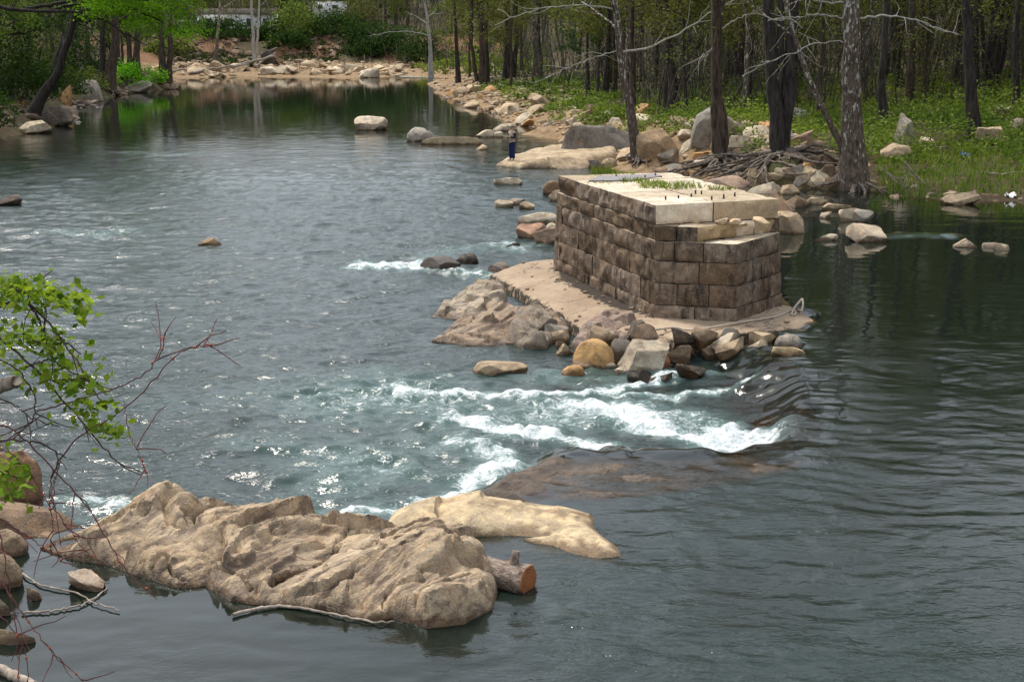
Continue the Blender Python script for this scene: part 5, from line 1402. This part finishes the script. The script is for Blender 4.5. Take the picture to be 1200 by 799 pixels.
mb.cards(np.vstack(C), .55, rgw, m=1)
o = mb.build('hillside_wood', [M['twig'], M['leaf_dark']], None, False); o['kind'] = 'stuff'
tag(o, 'distant wood covering the hillsides behind the river', 'wood')

# grass on the near part of the right bank
gr = MB(); rgg = np.random.default_rng(71)
XYg = np.array([px_region(1010, 1260, 57, 70)() for _ in range(5200)]); XYg = XYg[-sdf(RIVER, XYg[:, 0], XYg[:, 1]) > .4]
for x, y in XYg:
    b = np.array([x, y, 0.0])
    for j in range(1):
        gr_h = rgg.uniform(.15, .5); p = b + np.array([rgg.normal() * .1, rgg.normal() * .1, 0])
        w = np.array([rgg.normal(), rgg.normal(), 0]) * .02; l = np.array([rgg.normal() * .12, rgg.normal() * .12, gr_h])
        gr.add([p - w, p + w, p + l], [[0, 1, 2]], 0, rgg.uniform(0, 1))
Vg = np.vstack(gr.V); base = Vg.reshape(-1, 3, 3)[:, 0, :2]; zz = np.repeat(terr(base[:, 0], base[:, 1]), 3); Vg[:, 2] += zz
gr.V = [Vg]
o = gr.build('bank_grass', M['leaf_ground'], None, False); o['kind'] = 'stuff'
tag(o, 'fresh grass growing at the water edge right of the sycamore', 'grass')
FARLINE = along([(165, 91), (240, 91), (300, 90), (380, 90), (430, 91), (490, 88)], (16, 34))
brush(260, FARLINE, 1.3, 'dead brush and debris on the eroding red bank', 55, 'leaf_brown')
cover('undergrowth', 700, along([(165, 91), (240, 91), (300, 90), (380, 90), (430, 91), (490, 88)], (20, 36)), .45, .9, 'leaf_dark', 'dark plants scattered over the red bank', 46, per=9)
cover('undergrowth', 5200, px_region(585, 1290, 66, 108), .17, 1.25, 'leaf_ground', 'taller leafy bushes standing in the right bank undergrowth', 47, per=11)
cover('leaf_litter', 2600, px_region(-80, 230, 85, 150), .26, .2, 'leaf_brown', 'brown dead leaves on the left bank', 48, per=4)
cover('undergrowth', 900, along([(20, 157), (66, 148), (84, 128), (100, 119), (150, 110), (200, 103)], (1.5, 9)), .3, 1.1, 'leaf_dark', 'dark plants along the left shore', 49, per=9)
cover('undergrowth', 1500, px_region(490, 640, 185, 245), .45, 1.2, 'leaf_ground', 'green plants on the slope beyond the white-barked tree', 56, per=8)
brush(160, px_region(490, 640, 195, 245), 3.5, 'thin stems on the slope beyond the white-barked tree', 57, 'leaf_dark', 5)

# ------------------------------------------------------------------ the standing person
def skinned(name, joints, edges, mat, parent, loc, sub=2, root=0):
    """joints: (x, y, z, radius); a continuous surface grown on the skeleton"""
    me = bpy.data.meshes.new(name)
    me.from_pydata([j[:3] for j in joints], edges, []); me.update()
    o = link(name, me, parent, loc)
    m = o.modifiers.new('skin', 'SKIN'); m.use_smooth_shade = True
    sv = me.skin_vertices[0].data
    for i, j in enumerate(joints):
        r = j[3] if isinstance(j[3], tuple) else (j[3], j[3]); sv[i].radius = r; sv[i].use_root = (i == root)
    o.modifiers.new('subsurf', 'SUBSURF').levels = sub; o.modifiers['subsurf'].render_levels = sub
    me.materials.append(mat)
    return o
fp = at(600, 187.5, .30)
fz = float(angler_top(np.array([fp[0]]), np.array([fp[1]]), np.array([.6]))[0])
person = thing('person', 'person in a khaki vest, dark sleeves and navy trousers standing on the shelf rock tip', 'person', (fp[0], fp[1], fz), math.radians(-48))
M['skin'] = mat_flat('skin', (0.52, 0.31, 0.22), .55, .08, 20); M['navy'] = mat_flat('navy_cloth', (0.012, 0.017, 0.085), .9, .3, 14)
M['khaki'] = mat_flat('khaki_cloth', (0.40, 0.33, 0.24), .9, .2, 12); M['black_cloth'] = mat_flat('dark_cloth', (0.018, 0.020, 0.028), .9, .2, 14)
M['straw'] = mat_flat('tan_hat_cloth', (0.48, 0.38, 0.25), .9, .2, 20); M['shoe'] = mat_flat('shoe_leather', (0.30, 0.26, 0.22), .7, .3, 20)
# body faces local -Y; z = 0 at the soles
J = [(0, 0, .95, .13), (0, 0, 1.10, .13), (0, .01, 1.28, .15), (0, .01, 1.45, .13), (0, 0, 1.53, .058), (0, -.01, 1.60, .075), (0, -.015, 1.70, .088), (0, -.01, 1.78, .07)]
E = [(0, 1), (1, 2), (2, 3), (3, 4), (4, 5), (5, 6), (6, 7)]
J.append((0, -.105, 1.655, .014)); E.append((6, 8))                              # nose
for s in (-1, 1):
    b = len(J); J += [(s * .09, 0, .88, .095), (s * .10, -.01, .50, .062), (s * .105, .02, .10, .042), (s * .11, -.08, .045, .038), (s * .115, -.17, .035, .028)]
    E += [(0, b), (b, b + 1), (b + 1, b + 2), (b + 2, b + 3), (b + 3, b + 4)]
    b = len(J); J += [(s * .19, .01, 1.43, .065), (s * .245, -.02, 1.16, .048), (s * .09, -.26, 1.22, .034), (s * .055, -.32, 1.23, .030)]
    E += [(3, b), (b, b + 1), (b + 1, b + 2), (b + 2, b + 3)]
    for f in range(4):                                                           # fingers closed round the tackle
        q = len(J); dx = (f - 1.5) * .019
        J += [(s * .05 - s * .012, -.375 - .006 * (1.5 - abs(f - 1.5)), 1.235 + dx, .0095), (s * .015, -.395, 1.233 + dx, .0085), (-s * .004, -.37, 1.231 + dx, .0075)]
        E += [(b + 3, q), (q, q + 1), (q + 1, q + 2)]
    q = len(J); J += [(s * .035, -.335, 1.275, .0105), (s * .012, -.362, 1.285, .009)]; E += [(b + 3, q), (q, q + 1)]
skinned('body', J, E, M['skin'], person, (0, 0, 0))
skinned('trousers', [(0, 0, 1.03, (.155, .125))] + [(s * .085 * k_, y, z, r) for s in (-1, 1) for k_, y, z, r in ((1.0, 0, .86, .118), (1.1, -.01, .50, .092), (1.22, .015, .10, .088))],
        [(0, 1), (1, 2), (2, 3), (0, 4), (4, 5), (5, 6)], M['navy'], person, (0, 0, 0))
skinned('vest', [(0, 0, .98, (.17, .14)), (0, 0, 1.12, (.17, .145)), (0, .01, 1.30, (.19, .155)), (0, .01, 1.46, (.15, .11)), (-.15, .01, 1.46, .075), (.15, .01, 1.46, .075)], [(0, 1), (1, 2), (2, 3), (3, 4), (3, 5)], M['khaki'], person, (0, 0, 0))
for s in (-1, 1):
    skinned('sleeve', [(s * .18, .01, 1.44, .082), (s * .247, -.02, 1.16, .064), (s * .10, -.245, 1.218, .046)], [(0, 1), (1, 2)], M['black_cloth'], person, (0, 0, 0))
    skinned('shoe', [(s * .105, .04, .055, .055), (s * .11, -.08, .05, .052), (s * .115, -.19, .04, .04)], [(0, 1), (1, 2)], M['shoe'], person, (0, 0, 0))
    mb = MB(); V, F = ico(1); mb.add(V * .011 + np.array([s * .032, -.098, 1.685]), F); mb.build('eye', M['black_cloth'], person)
mb = MB(); a = np.linspace(0, 2 * math.pi, 18, endpoint=False)
prof = [(.165, 1.735), (.17, 1.742), (.105, 1.765), (.10, 1.83), (.07, 1.862), (.001, 1.87)]
V = np.array([[r * math.cos(t), r * math.sin(t) * 1.05 - .01, z] for r, z in prof for t in a])
mb.add(V, [[i * 18 + j, i * 18 + (j + 1) % 18, (i + 1) * 18 + (j + 1) % 18, (i + 1) * 18 + j] for i in range(5) for j in range(18)])
mb.build('hat', M['straw'], person)
mb = MB(); V, F = ico(2); V = V[:] * np.array([.085, .09, .075]) + np.array([0, .02, 1.71]); mb.add(V, F); mb.build('hair', M['black_cloth'], person)

# ------------------------------------------------------------------ the sawn log and the sticks
k = NT('sawn_end_grain'); c = k.n('ShaderNodeTexCoord').outputs['Object']
rings = k.n('ShaderNodeTexWave', wave_type='RINGS', rings_direction='X'); k.set(rings.inputs['Vector'], c); rings.inputs['Scale'].default_value = 9.0; rings.inputs['Distortion'].default_value = 2.0; rings.inputs['Detail'].default_value = 3
col = k.mix(rings.outputs['Fac'], (0.22, 0.070, 0.022), (0.34, 0.135, 0.045)); col = k.mix(k.rng(k.noise(c, 6, 5), .45, .7, 0, .6), col, (0.13, 0.04, 0.015))
M['end_grain'] = k.done(k.pbr(col, .6, k.bump(rings.outputs['Fac'], .3, .01), .4))
k = NT('log_bark'); c = k.n('ShaderNodeTexCoord').outputs['Object']
n1 = k.noise(k.map(c, (1.2, 3, 3)), 7, 7, .65, .4); n2 = k.noise(c, 26, 5, .7)
col = k.mix(k.rng(n1, .4, .62), (0.13, 0.085, 0.062), (0.36, 0.29, 0.235)); col = k.mix(k.rng(n2, .45, .36, 0, .8), col, (0.06, 0.04, 0.03))
M['log_bark'] = k.done(k.pbr(col, .85, k.bump(k.math('ADD', n1, n2), .8, .035), .3))
La, Lb = at(535, 662, .50), at(619, 681, .50); La[2] = .50; Lb[2] = .52
Lb = Lb + (Lb - La) * 0
ld = Lb - La; Ll = np.linalg.norm(ld); yawl = math.atan2(ld[1], ld[0])
log = thing('sawn_log', 'bark-covered log with an orange sawn end lying between the two big rocks', 'log', tuple(La), yawl)
rl = .19; nl, na = 26, 28
s = np.linspace(0, Ll, nl); a = np.linspace(0, 2 * math.pi, na, endpoint=False)
S, A = np.meshgrid(s, a, indexing='ij')
rr = rl * (1 + .05 * fbm(S * 3, np.cos(A) * 2, np.sin(A) * 2, 3, 5)) + .010 * fbm(S * 11, np.cos(A) * 7, np.sin(A) * 7, 2, 6)
V = np.stack([S, np.cos(A) * rr, np.sin(A) * rr], -1).reshape(-1, 3)
F = [[i * na + j, (i + 1) * na + j, (i + 1) * na + (j + 1) % na, i * na + (j + 1) % na] for i in range(nl - 1) for j in range(na)]
mb = MB(); mb.add(V, F); mb.add(np.vstack([V[:na], [[0, 0, 0]]]), [[(j + 1) % na, j, na] for j in range(na)])
mb.build('bark', M['log_bark'], log)
mb = MB(); ring = V[-na:] * np.array([1, .93, .93]) + np.array([.012, 0, 0])
mb.add(np.vstack([ring, [[Ll + .015, 0, 0]], V[-na:]]), [[j, (j + 1) % na, na] for j in range(na)])
mb.add(np.vstack([ring, V[-na:]]), [[j, na + j, na + (j + 1) % na, (j + 1) % na] for j in range(na)])
mb.build('sawn_end', M['end_grain'], log, False)
mb = MB(); mb.tube([[Ll * .80, 0, rl * .7], [Ll * .815, .01, rl + .09], [Ll * .82, .03, rl + .15]], [.065, .052, .045], 9); mb.build('branch_stub', M['log_bark'], log)

def stick(name, label, pts, r0, r1, mat='driftwood', cat='stick', group=None, n=40, jit=.006, seed=0, sides=7):
    rg = np.random.default_rng(seed); pts = np.array(pts, float)
    tt = np.linspace(0, len(pts) - 1, n); Q = np.column_stack([np.interp(tt, range(len(pts)), pts[:, i]) for i in range(3)])
    for _ in range(2): Q[1:-1] = (Q[:-2] + 2 * Q[1:-1] + Q[2:]) / 4
    Q[1:-1] += rg.normal(size=(n - 2, 3)) * jit
    o0 = Q[0].copy(); mb = MB(); mb.tube(Q - o0, np.linspace(r0, r1, n), sides)
    o = mb.build(name, M[mat]); o.location = o0
    return tag(o, label, cat, group) if label else o
stick('driftwood_stick', 'thin pale stick resting along the waterline of the foliated boulder', [at(x, y, UP + .03) for x, y in [(273, 720), (300, 713), (330, 709), (365, 714), (400, 721), (440, 729), (462, 728)]], .022, .012, seed=1)
stick('driftwood_stick', 'forked pale stick floating by the flat pinkish rock', [at(x, y, UP + .02) for x, y in [(25, 718), (60, 716), (94, 710), (112, 700), (126, 688)]], .015, .008, seed=2)
stick('driftwood_stick', 'bent pale stick floating in the quiet corner pool', [at(x, y, UP + .03) for x, y in [(0, 652), (25, 672), (50, 687), (86, 692), (110, 706), (140, 715)]], .015, .008, seed=3)
stick('driftwood_log', 'bleached length of wood in the corner of the quiet pool', [at(x, y, UP + .03) for x, y in [(-40, 772), (0, 784), (40, 803)]], .07, .05, seed=4, cat='log')
# driftwood on the far bar
for i, (a_, b_, w, lab) in enumerate([((262, 84), (322, 66), 4, 'long grey drift log slanting across the far bar'), ((300, 80), (323, 62), 3, 'pale drift log propped on the dark root ball'), ((222, 88), (292, 76), 3, 'drift log lying low on the far bar'), ((306, 66), (330, 56), 2, 'curved bare branch behind the root ball'), ((200, 86), (236, 82), 3, 'short drift log at the end of the far bar'), ((455, 62), (490, 48), 2, 'bare fallen pole on the red bank')]):
    A, B = hit(*a_), hit(*a_); B = atY(*b_, A[1] + 3); A[2] += .25
    stick('driftwood_log', lab, [A, (A + B) / 2 + [0, 0, .15], B], w / 2 / FPX * A[1], w / 3.4 / FPX * A[1], 'driftwood', 'log', seed=20 + i, jit=.05, n=14)
Rb = hit(315, 78)
rb = thing('root_ball', 'dark upturned root ball among the drift logs on the far bar', 'root ball', tuple(Rb)); rg = np.random.default_rng(5); mb = MB()
V, F = rock_verts(640, 3, 6, .4, .25); mb.add(V * np.array([1.1, .6, 1.3]) + np.array([0, 0, 1.0]), F); mb.build('earth', M['mortar'], rb)
mb = MB()
for i in range(26):
    a = rg.uniform(0, 6.28); mb.tube(wander([math.cos(a) * .5, 0, 1.0 + math.sin(a) * .6], [math.cos(a), rg.normal() * .4, math.sin(a)], rg.uniform(.6, 1.3), 4, rg, .25), np.linspace(.06, .015, 5), 5)
mb.build('root', M['root'], rb)
for i, (x, y, h) in enumerate([(402, 84, 22), (412, 82, 16), (424, 84, 20), (436, 83, 15), (448, 84, 17), (352, 82, 12), (340, 84, 14), (372, 80, 12), (232, 84, 12), (464, 82, 18)]):
    A = hit(x, y); B = atY(x + (-1) ** i * 3, y - h, A[1])
    stick('dead_stem', 'thin bare stem sticking up from the far bar', [A - [0, 0, .3], (A + B) / 2 + [.1, 0, 0], B], .07, .03, 'driftwood', 'stem', 'bare stems on the far bar', 8, .04, 60 + i, 5)
# fallen brush and stump on the right bank
fb = thing('fallen_brush', 'tangle of pale fallen branches trailing into the pool at the right bank', 'branches', tuple(hit(1030, 222))); fo = np.array(fb.location); rg = np.random.default_rng(15)
for L, r in [([(1015, 214), (1035, 224), (1060, 232), (1095, 234)], .05), ([(1060, 190), (1075, 208), (1090, 222), (1102, 230)], .05), ([(1040, 205), (1060, 220), (1085, 228), (1110, 226)], .035), ([(1075, 228), (1100, 222), (1125, 214)], .03), ([(1085, 232), (1098, 240), (1105, 246)], .03), ([(1030, 196), (1055, 212), (1080, 230)], .03)]:
    Yb = 59.5; Q = np.array([atY(x, y, Yb + rg.normal() * .2) for x, y in L]); tt = np.linspace(0, len(Q) - 1, 14)
    Q = np.column_stack([np.interp(tt, range(len(Q)), Q[:, i]) for i in range(3)]); Q[1:-1] = (Q[:-2] + 2 * Q[1:-1] + Q[2:]) / 4
    mb = MB(); mb.tube(Q - fo, np.linspace(r, .012, 14), 6)
    for j in range(7): mb.tube(wander(Q[int(rg.integers(3, 13))] - fo, [rg.normal(), rg.normal(), .3 + rg.normal() * .5], rg.uniform(.4, 1.2), 4, rg, .2), np.linspace(.014, .006, 5), 4)
    mb.build('branch', M['driftwood'], fb)
for i, (x, y, L_) in enumerate([(770, 140, 2.5), (860, 150, 2.0), (890, 195, 1.8), (940, 200, 2.2), (1075, 165, 2.0), (1110, 175, 1.6), (1125, 150, 2.6), (700, 135, 2.0), (830, 195, 1.6), (965, 205, 1.8), (1150, 205, 1.8), (980, 120, 3.0), (1060, 115, 2.6), (880, 130, 2.4)]):
    P = hit(x, y); rg = np.random.default_rng(400 + i); a = rg.uniform(-.7, .7) + (math.pi if i % 2 else 0); Q = wander(P, [math.cos(a), math.sin(a) * .6, .12], L_, 6, rg, .18)
    for q_ in Q: q_[2] = max(q_[2], tz(q_[0], q_[1]) + .04)
    stick('fallen_branch', 'bleached fallen branch lying on the right bank', Q, .06, .02, 'driftwood', 'branch', 'fallen branches on the right bank', 12, .02, 420 + i, 6)
Sp = hit(1176, 141); stp = thing('tree_stump', 'broken brown tree stump on the right bank', 'stump', tuple(Sp))
a = np.linspace(0, 2 * math.pi, 20, endpoint=False); zz = np.array([-.2, .1, .4, .62])
V = np.array([[(.42 + .10 * math.exp(-z * 5) + .05 * math.sin(3 * t)) * math.cos(t), (.42 + .1 * math.exp(-z * 5)) * math.sin(t), z + (.09 * math.sin(5 * t) if z > .6 else 0)] for z in zz for t in a])
mb = MB(); mb.add(V, [[i * 20 + j, i * 20 + (j + 1) % 20, (i + 1) * 20 + (j + 1) % 20, (i + 1) * 20 + j] for i in range(3) for j in range(20)]); mb.build('bark', M['bark_brown'], stp)
mb = MB(); mb.add(np.vstack([V[-20:] * np.array([.97, .97, 1]), [[0, 0, .58]]]), [[j, (j + 1) % 20, 20] for j in range(20)]); mb.build('broken_top', M['driftwood'], stp)
def scrap(px, py, w, mat, label, cat='litter', name='plastic_scrap'):
    P = hit(px, py); rg = np.random.default_rng(int(px)); n = 9
    X, Y = np.meshgrid(np.linspace(-w / 2, w / 2, n), np.linspace(-w / 3, w / 3, n)); Z = .12 * w + .16 * w * rg.normal(size=X.shape)
    mb = MB(); V = np.stack([X + rg.normal(size=X.shape) * .03 * w, Y, Z], -1).reshape(-1, 3); mb.add(V, grid_faces(n, n)); mb.add(V - np.array([0, 0, .02]), grid_faces(n, n)[:, ::-1])
    o = mb.build(name, M[mat]); o.location = P; return tag(o, label, cat)
M['white_plastic'] = mat_flat('white_plastic', (.78, .78, .76), .5, .06); M['blue_plastic'] = mat_flat('blue_plastic', (.02, .06, .15), .5, .2); M['teal_plastic'] = mat_flat('teal_plastic', (.15, .42, .42), .5, .2)
scrap(1184, 231, .38, 'white_plastic', 'crumpled white plastic washed up at the water edge'); scrap(1131, 184, .45, 'blue_plastic', 'blue plastic scrap lying in the bank grass'); scrap(815, 110, .7, 'teal_plastic', 'teal plastic scrap in the undergrowth')

# ------------------------------------------------------------------ buildings beyond the far bank
M['siding'] = mat_flat('white_siding', (.74, .76, .78), .7, .06, 3); M['roof'] = mat_flat('brown_roof', (.07, .055, .05), .9, .25, 5); M['pane'] = mat_flat('window_pane', (.03, .04, .05), .1, .1, 3, .5); M['trim'] = mat_flat('trim_paint', (.80, .80, .78), .6, .05)
def house(name, label, cat, loc, rz, L, D, H, roofh, wins, porch=False, flat=False):
    t = thing(name, label, cat, loc, rz)
    mb = MB(); mb.box(-L / 2, L / 2, -D / 2, D / 2, -1.0, H)
    if not flat: mb.add([[-L / 2, -D / 2, H], [-L / 2, D / 2, H], [-L / 2, 0, H + roofh]], [[0, 1, 2]]); mb.add([[L / 2, -D / 2, H], [L / 2, D / 2, H], [L / 2, 0, H + roofh]], [[0, 1, 2]])
    mb.build('wall', M['siding'], t, False)
    mb = MB(); o_ = .4
    if flat: mb.box(-L / 2 - .1, L / 2 + .1, -D / 2 - .1, D / 2 + .1, H + .003, H + roofh)
    else:
        for s_ in (-1, 1):
            dz = roofh * (o_ / (D / 2))
            V = np.array([[x, y, z + q] for q in (.02, .16) for x in (-L / 2 - o_, L / 2 + o_) for y, z in ((s_ * (D / 2 + o_), H - dz), (0, H + roofh))])
            mb.add(V, [[0, 1, 3, 2], [4, 6, 7, 5], [0, 2, 6, 4], [0, 4, 5, 1], [2, 3, 7, 6]])
    mb.build('roof', M['trim' if flat else 'roof'], t, False)
    for (x, z, w, h) in wins:
        f = MB(); f.box(x - w / 2 - .08, x + w / 2 + .08, -D / 2 - .06, -D / 2 + .02, z - .08, z + h + .08); fo_ = f.build('window', M['trim'], t, False)
        g = MB(); g.box(x - w / 2, x + w / 2, -D / 2 - .075, -D / 2 - .055, z, z + h); g.build('pane', M['pane'], fo_, False)
    if porch:
        mb = MB(); mb.box(-L / 2 - 3, -L / 2 + 1.5, -D / 2 - 2.2, -D / 2 - .01, H * .62, H * .62 + .12); mb.build('porch_roof', M['trim'], t, False)
        for x in (-L / 2 - 2.9, -L / 2 + 1.3):
            mb = MB(); mb.box(x - .06, x + .06, -D / 2 - 2.1, -D / 2 - 1.98, -1, H * .62 - .002); mb.build('porch_post', M['trim'], t, False)
    return t
Yh = 252.0; xh = (287 - CX) / FPX * Yh
house('white_house', 'long low white house with a brown roof beyond the far bank', 'house', (xh, Yh, 5.6), .05, 12.5, 7, 2.9, .8, [(-4.5, 1.0, 1.0, 1.2), (-1.2, 1.0, 1.4, 1.2), (2.2, 1.0, 1.0, 1.2), (4.9, 1.0, 1.0, 1.2)], True)
Yt = 268.0; Pt = atY(387, 15, Yt)
house('white_trailer', 'white trailer parked among shrubs on the slope behind the far bank', 'trailer', tuple(Pt), -.1, 5.6, 2.6, 1.75, .12, [(-1.5, .7, .8, .6), (1.2, .7, .9, .6)], flat=True)

# ------------------------------------------------------------------ the shrubs hanging into the picture from the near left bank
M['leaf_near'] = mat_leaf('near_leaf', (0.05, 0.13, 0.010), (0.30, 0.40, 0.045), .45)
M['stem_dark'] = mat_bark('dark_stem', (0.035, 0.022, 0.020), (0.11, 0.07, 0.06), None, .5, .003); M['stem_red'] = mat_bark('red_stem', (0.09, 0.028, 0.028), (0.20, 0.075, 0.07), None, .5, .003); M['bud'] = mat_flat('red_bud', (.36, .09, .05), .6, .2)
def leaf_mesh(seed):
    rg = np.random.default_rng(seed); n = 11
    t = np.linspace(0, 1, n); w = .30 * np.sin(math.pi * t ** .8) * (1 + .22 * np.cos(t * 19)) + .01
    mid = np.column_stack([t, np.zeros(n), -.18 * t ** 2 + .05 * np.sin(t * 5)])
    V = np.vstack([mid, mid + np.column_stack([np.zeros(n) - .02, w, .28 * w]), mid + np.column_stack([np.zeros(n) - .02, -w, .28 * w])])
    F = [[i, i + 1, n + i + 1, n + i] for i in range(n - 1)] + [[i + 1, i, 2 * n + i, 2 * n + i + 1] for i in range(n - 1)]
    mb = MB(); mb.add(V, F, 0, rg.uniform(.2, .9)); return mb.mesh('leaf', M['leaf_near'])
LEAF = [leaf_mesh(i) for i in range(6)]
rgl = np.random.default_rng(88)
def near_shrub(name, label, root, stems, leafspots, mat):
    t = thing(name, label, 'shrub', tuple(root)); ro = np.array(root, float)
    for L, Y0, Y1, r0, via in stems:
        P = [atY(x, y, Y0 + (Y1 - Y0) * i / (len(L) - 1)) for i, (x, y) in enumerate(L)]
        P = np.array(([ro - [0, 0, .2], ro * .45 + P[0] * .55 + [-.5, 0, .5]] if via else []) + P)
        tt = np.linspace(0, len(P) - 1, 44); Q = np.column_stack([np.interp(tt, range(len(P)), P[:, i]) for i in range(3)])
        for _ in range(3): Q[1:-1] = (Q[:-2] + 2 * Q[1:-1] + Q[2:]) / 4
        Q[1:-1] += rgl.normal(size=(42, 3)) * .006
        mb = MB(); mb.tube(Q - ro, np.linspace(r0, .0045, 44) * (.72 if mat == 'stem_red' else 1), 6)
        for j in range(4):
            q = int(rgl.integers(22, 43)); mb.tube(wander(Q[q] - ro, Q[min(q + 1, 43)] - Q[q - 1] + rgl.normal(size=3) * .06, rgl.uniform(.15, .5), 4, rgl, .2), np.linspace(.006, .003, 5), 4)
        mb.build('stem', M[mat], t)
        if mat == 'stem_red':
            V, F = ico(1)
            for q in (30, 36, 41):
                b = MB(); b.add(V * np.array([.011, .011, .017]), F); b.build('bud', M['bud'], t).location = Q[q] - ro
    for (x, y, rx, ry, n, Y) in leafspots:
        for i in range(n):
            p = atY(x + rgl.normal() * rx, y + rgl.normal() * ry, Y + rgl.normal() * .22)
            o = link('leaf', LEAF[int(rgl.integers(0, 6))], t, p - ro); s = rgl.uniform(.06, .14)
            o.rotation_euler = (rgl.normal() * .5, rgl.normal() * .45 - .1, rgl.uniform(0, 6.28)); o.scale = (s, s, s)
    return t
rt = np.array([-6.7, 11.6, tz(-6.7, 11.6)])
near_shrub('leafy_shrub', 'leafy green shrub arching over the water from the near left bank', rt,
           [([(-40, 400), (0, 355), (32, 352), (60, 382), (95, 430), (118, 470)], 11.6, 11.2, .016, True), ([(-40, 372), (0, 395), (40, 430), (80, 475), (112, 512), (140, 545), (166, 556)], 11.8, 11.4, .015, True),
            ([(-30, 520), (20, 514), (50, 520), (78, 536)], 11.5, 11.3, .014, True), ([(-20, 410), (20, 432), (42, 462), (40, 492), (10, 514)], 11.7, 11.5, .010, True), ([(30, 352), (45, 372), (55, 400), (60, 420)], 11.55, 11.4, .008, False),
            ([(30, 430), (60, 420), (90, 440), (115, 450)], 11.6, 11.3, .007, False), ([(40, 400), (70, 395), (95, 415)], 11.6, 11.4, .006, False), ([(0, 330), (20, 340), (40, 348)], 11.5, 11.4, .007, False),
            ([(-30, 480), (10, 470), (38, 490), (70, 500)], 11.6, 11.4, .008, True), ([(-30, 560), (0, 552), (20, 560)], 11.4, 11.3, .008, True)],
           [(10, 338, 14, 8, 30, 11.5), (45, 345, 16, 8, 30, 11.5), (80, 356, 14, 8, 26, 11.4), (98, 366, 8, 6, 12, 11.4), (10, 400, 16, 14, 22, 11.7), (45, 402, 16, 10, 24, 11.6), (70, 432, 16, 12, 24, 11.5), (100, 445, 10, 10, 16, 11.4), (95, 470, 14, 10, 18, 11.4), (112, 490, 10, 10, 14, 11.4), (130, 508, 9, 7, 12, 11.4), (20, 440, 16, 10, 22, 11.6), (5, 552, 12, 14, 26, 11.3), (12, 578, 12, 10, 18, 11.3)], 'stem_dark')
near_shrub('briar', 'bare reddish briar stems with red buds hanging over the near left corner', rt + np.array([.15, .5, 0]),
           [([(60, 560), (70, 535), (100, 505), (135, 488), (178, 450), (205, 415), (232, 405), (252, 404)], 11.4, 11.0, .010, False), ([(42, 482), (90, 468), (138, 456), (172, 438), (190, 412), (193, 390)], 11.5, 11.1, .009, False),
            ([(-30, 495), (20, 502), (62, 550), (94, 582), (124, 628), (146, 668), (184, 702)], 11.6, 11.3, .013, True), ([(-20, 640), (0, 680), (28, 722), (56, 758), (102, 801)], 11.0, 10.6, .010, True), ([(-10, 560), (0, 627), (12, 690), (20, 740), (23, 815)], 11.2, 10.9, .011, True),
            ([(5, 520), (40, 560), (62, 600), (60, 650)], 11.4, 11.3, .008, True), ([(-30, 590), (20, 620), (50, 640), (78, 660)], 11.3, 11.2, .008, True), ([(62, 550), (58, 580), (66, 600), (95, 640), (110, 655)], 11.5, 11.3, .007, False), ([(-20, 700), (10, 730), (30, 760), (36, 815)], 11.0, 10.8, .009, True),
            ([(145, 470), (150, 505), (166, 540), (172, 555)], 11.2, 11.1, .005, False), ([(70, 540), (62, 570), (58, 598)], 11.4, 11.3, .008, False)], [], 'stem_red')
ls = [o for o in COL.objects if o.name.startswith('leafy_shrub')][0]; lso = np.array(ls.location); mb = MB(); C = []
for (x, y, rx, ry, n, Y) in [(15, 340, 24, 9, 130, 11.5), (65, 350, 24, 9, 130, 11.45), (20, 400, 22, 14, 90, 11.65), (55, 405, 20, 12, 90, 11.6), (80, 440, 20, 14, 90, 11.5), (100, 475, 16, 14, 70, 11.4), (125, 505, 11, 8, 40, 11.4), (8, 560, 14, 18, 90, 11.3)]:
    C += [atY(x + rgl.normal() * rx, y + rgl.normal() * ry, Y + rgl.normal() * .25) - lso for _ in range(n)]
mb.cards(np.array(C), .075, rgl, up=.6)
fl = mb.build('foliage', M['leaf_near'], ls, False); fl['kind'] = 'stuff'
Pb = atY(-40, 462, 11.5)
stick('broken_branch', 'pale broken branch end poking out of the leafy shrub', [rt + [.1, .1, .3], Pb + [-.4, 0, -.6], Pb, atY(0, 453, 11.45), atY(19, 446, 11.4)], .075, .05, 'driftwood', 'branch', seed=9, sides=9)
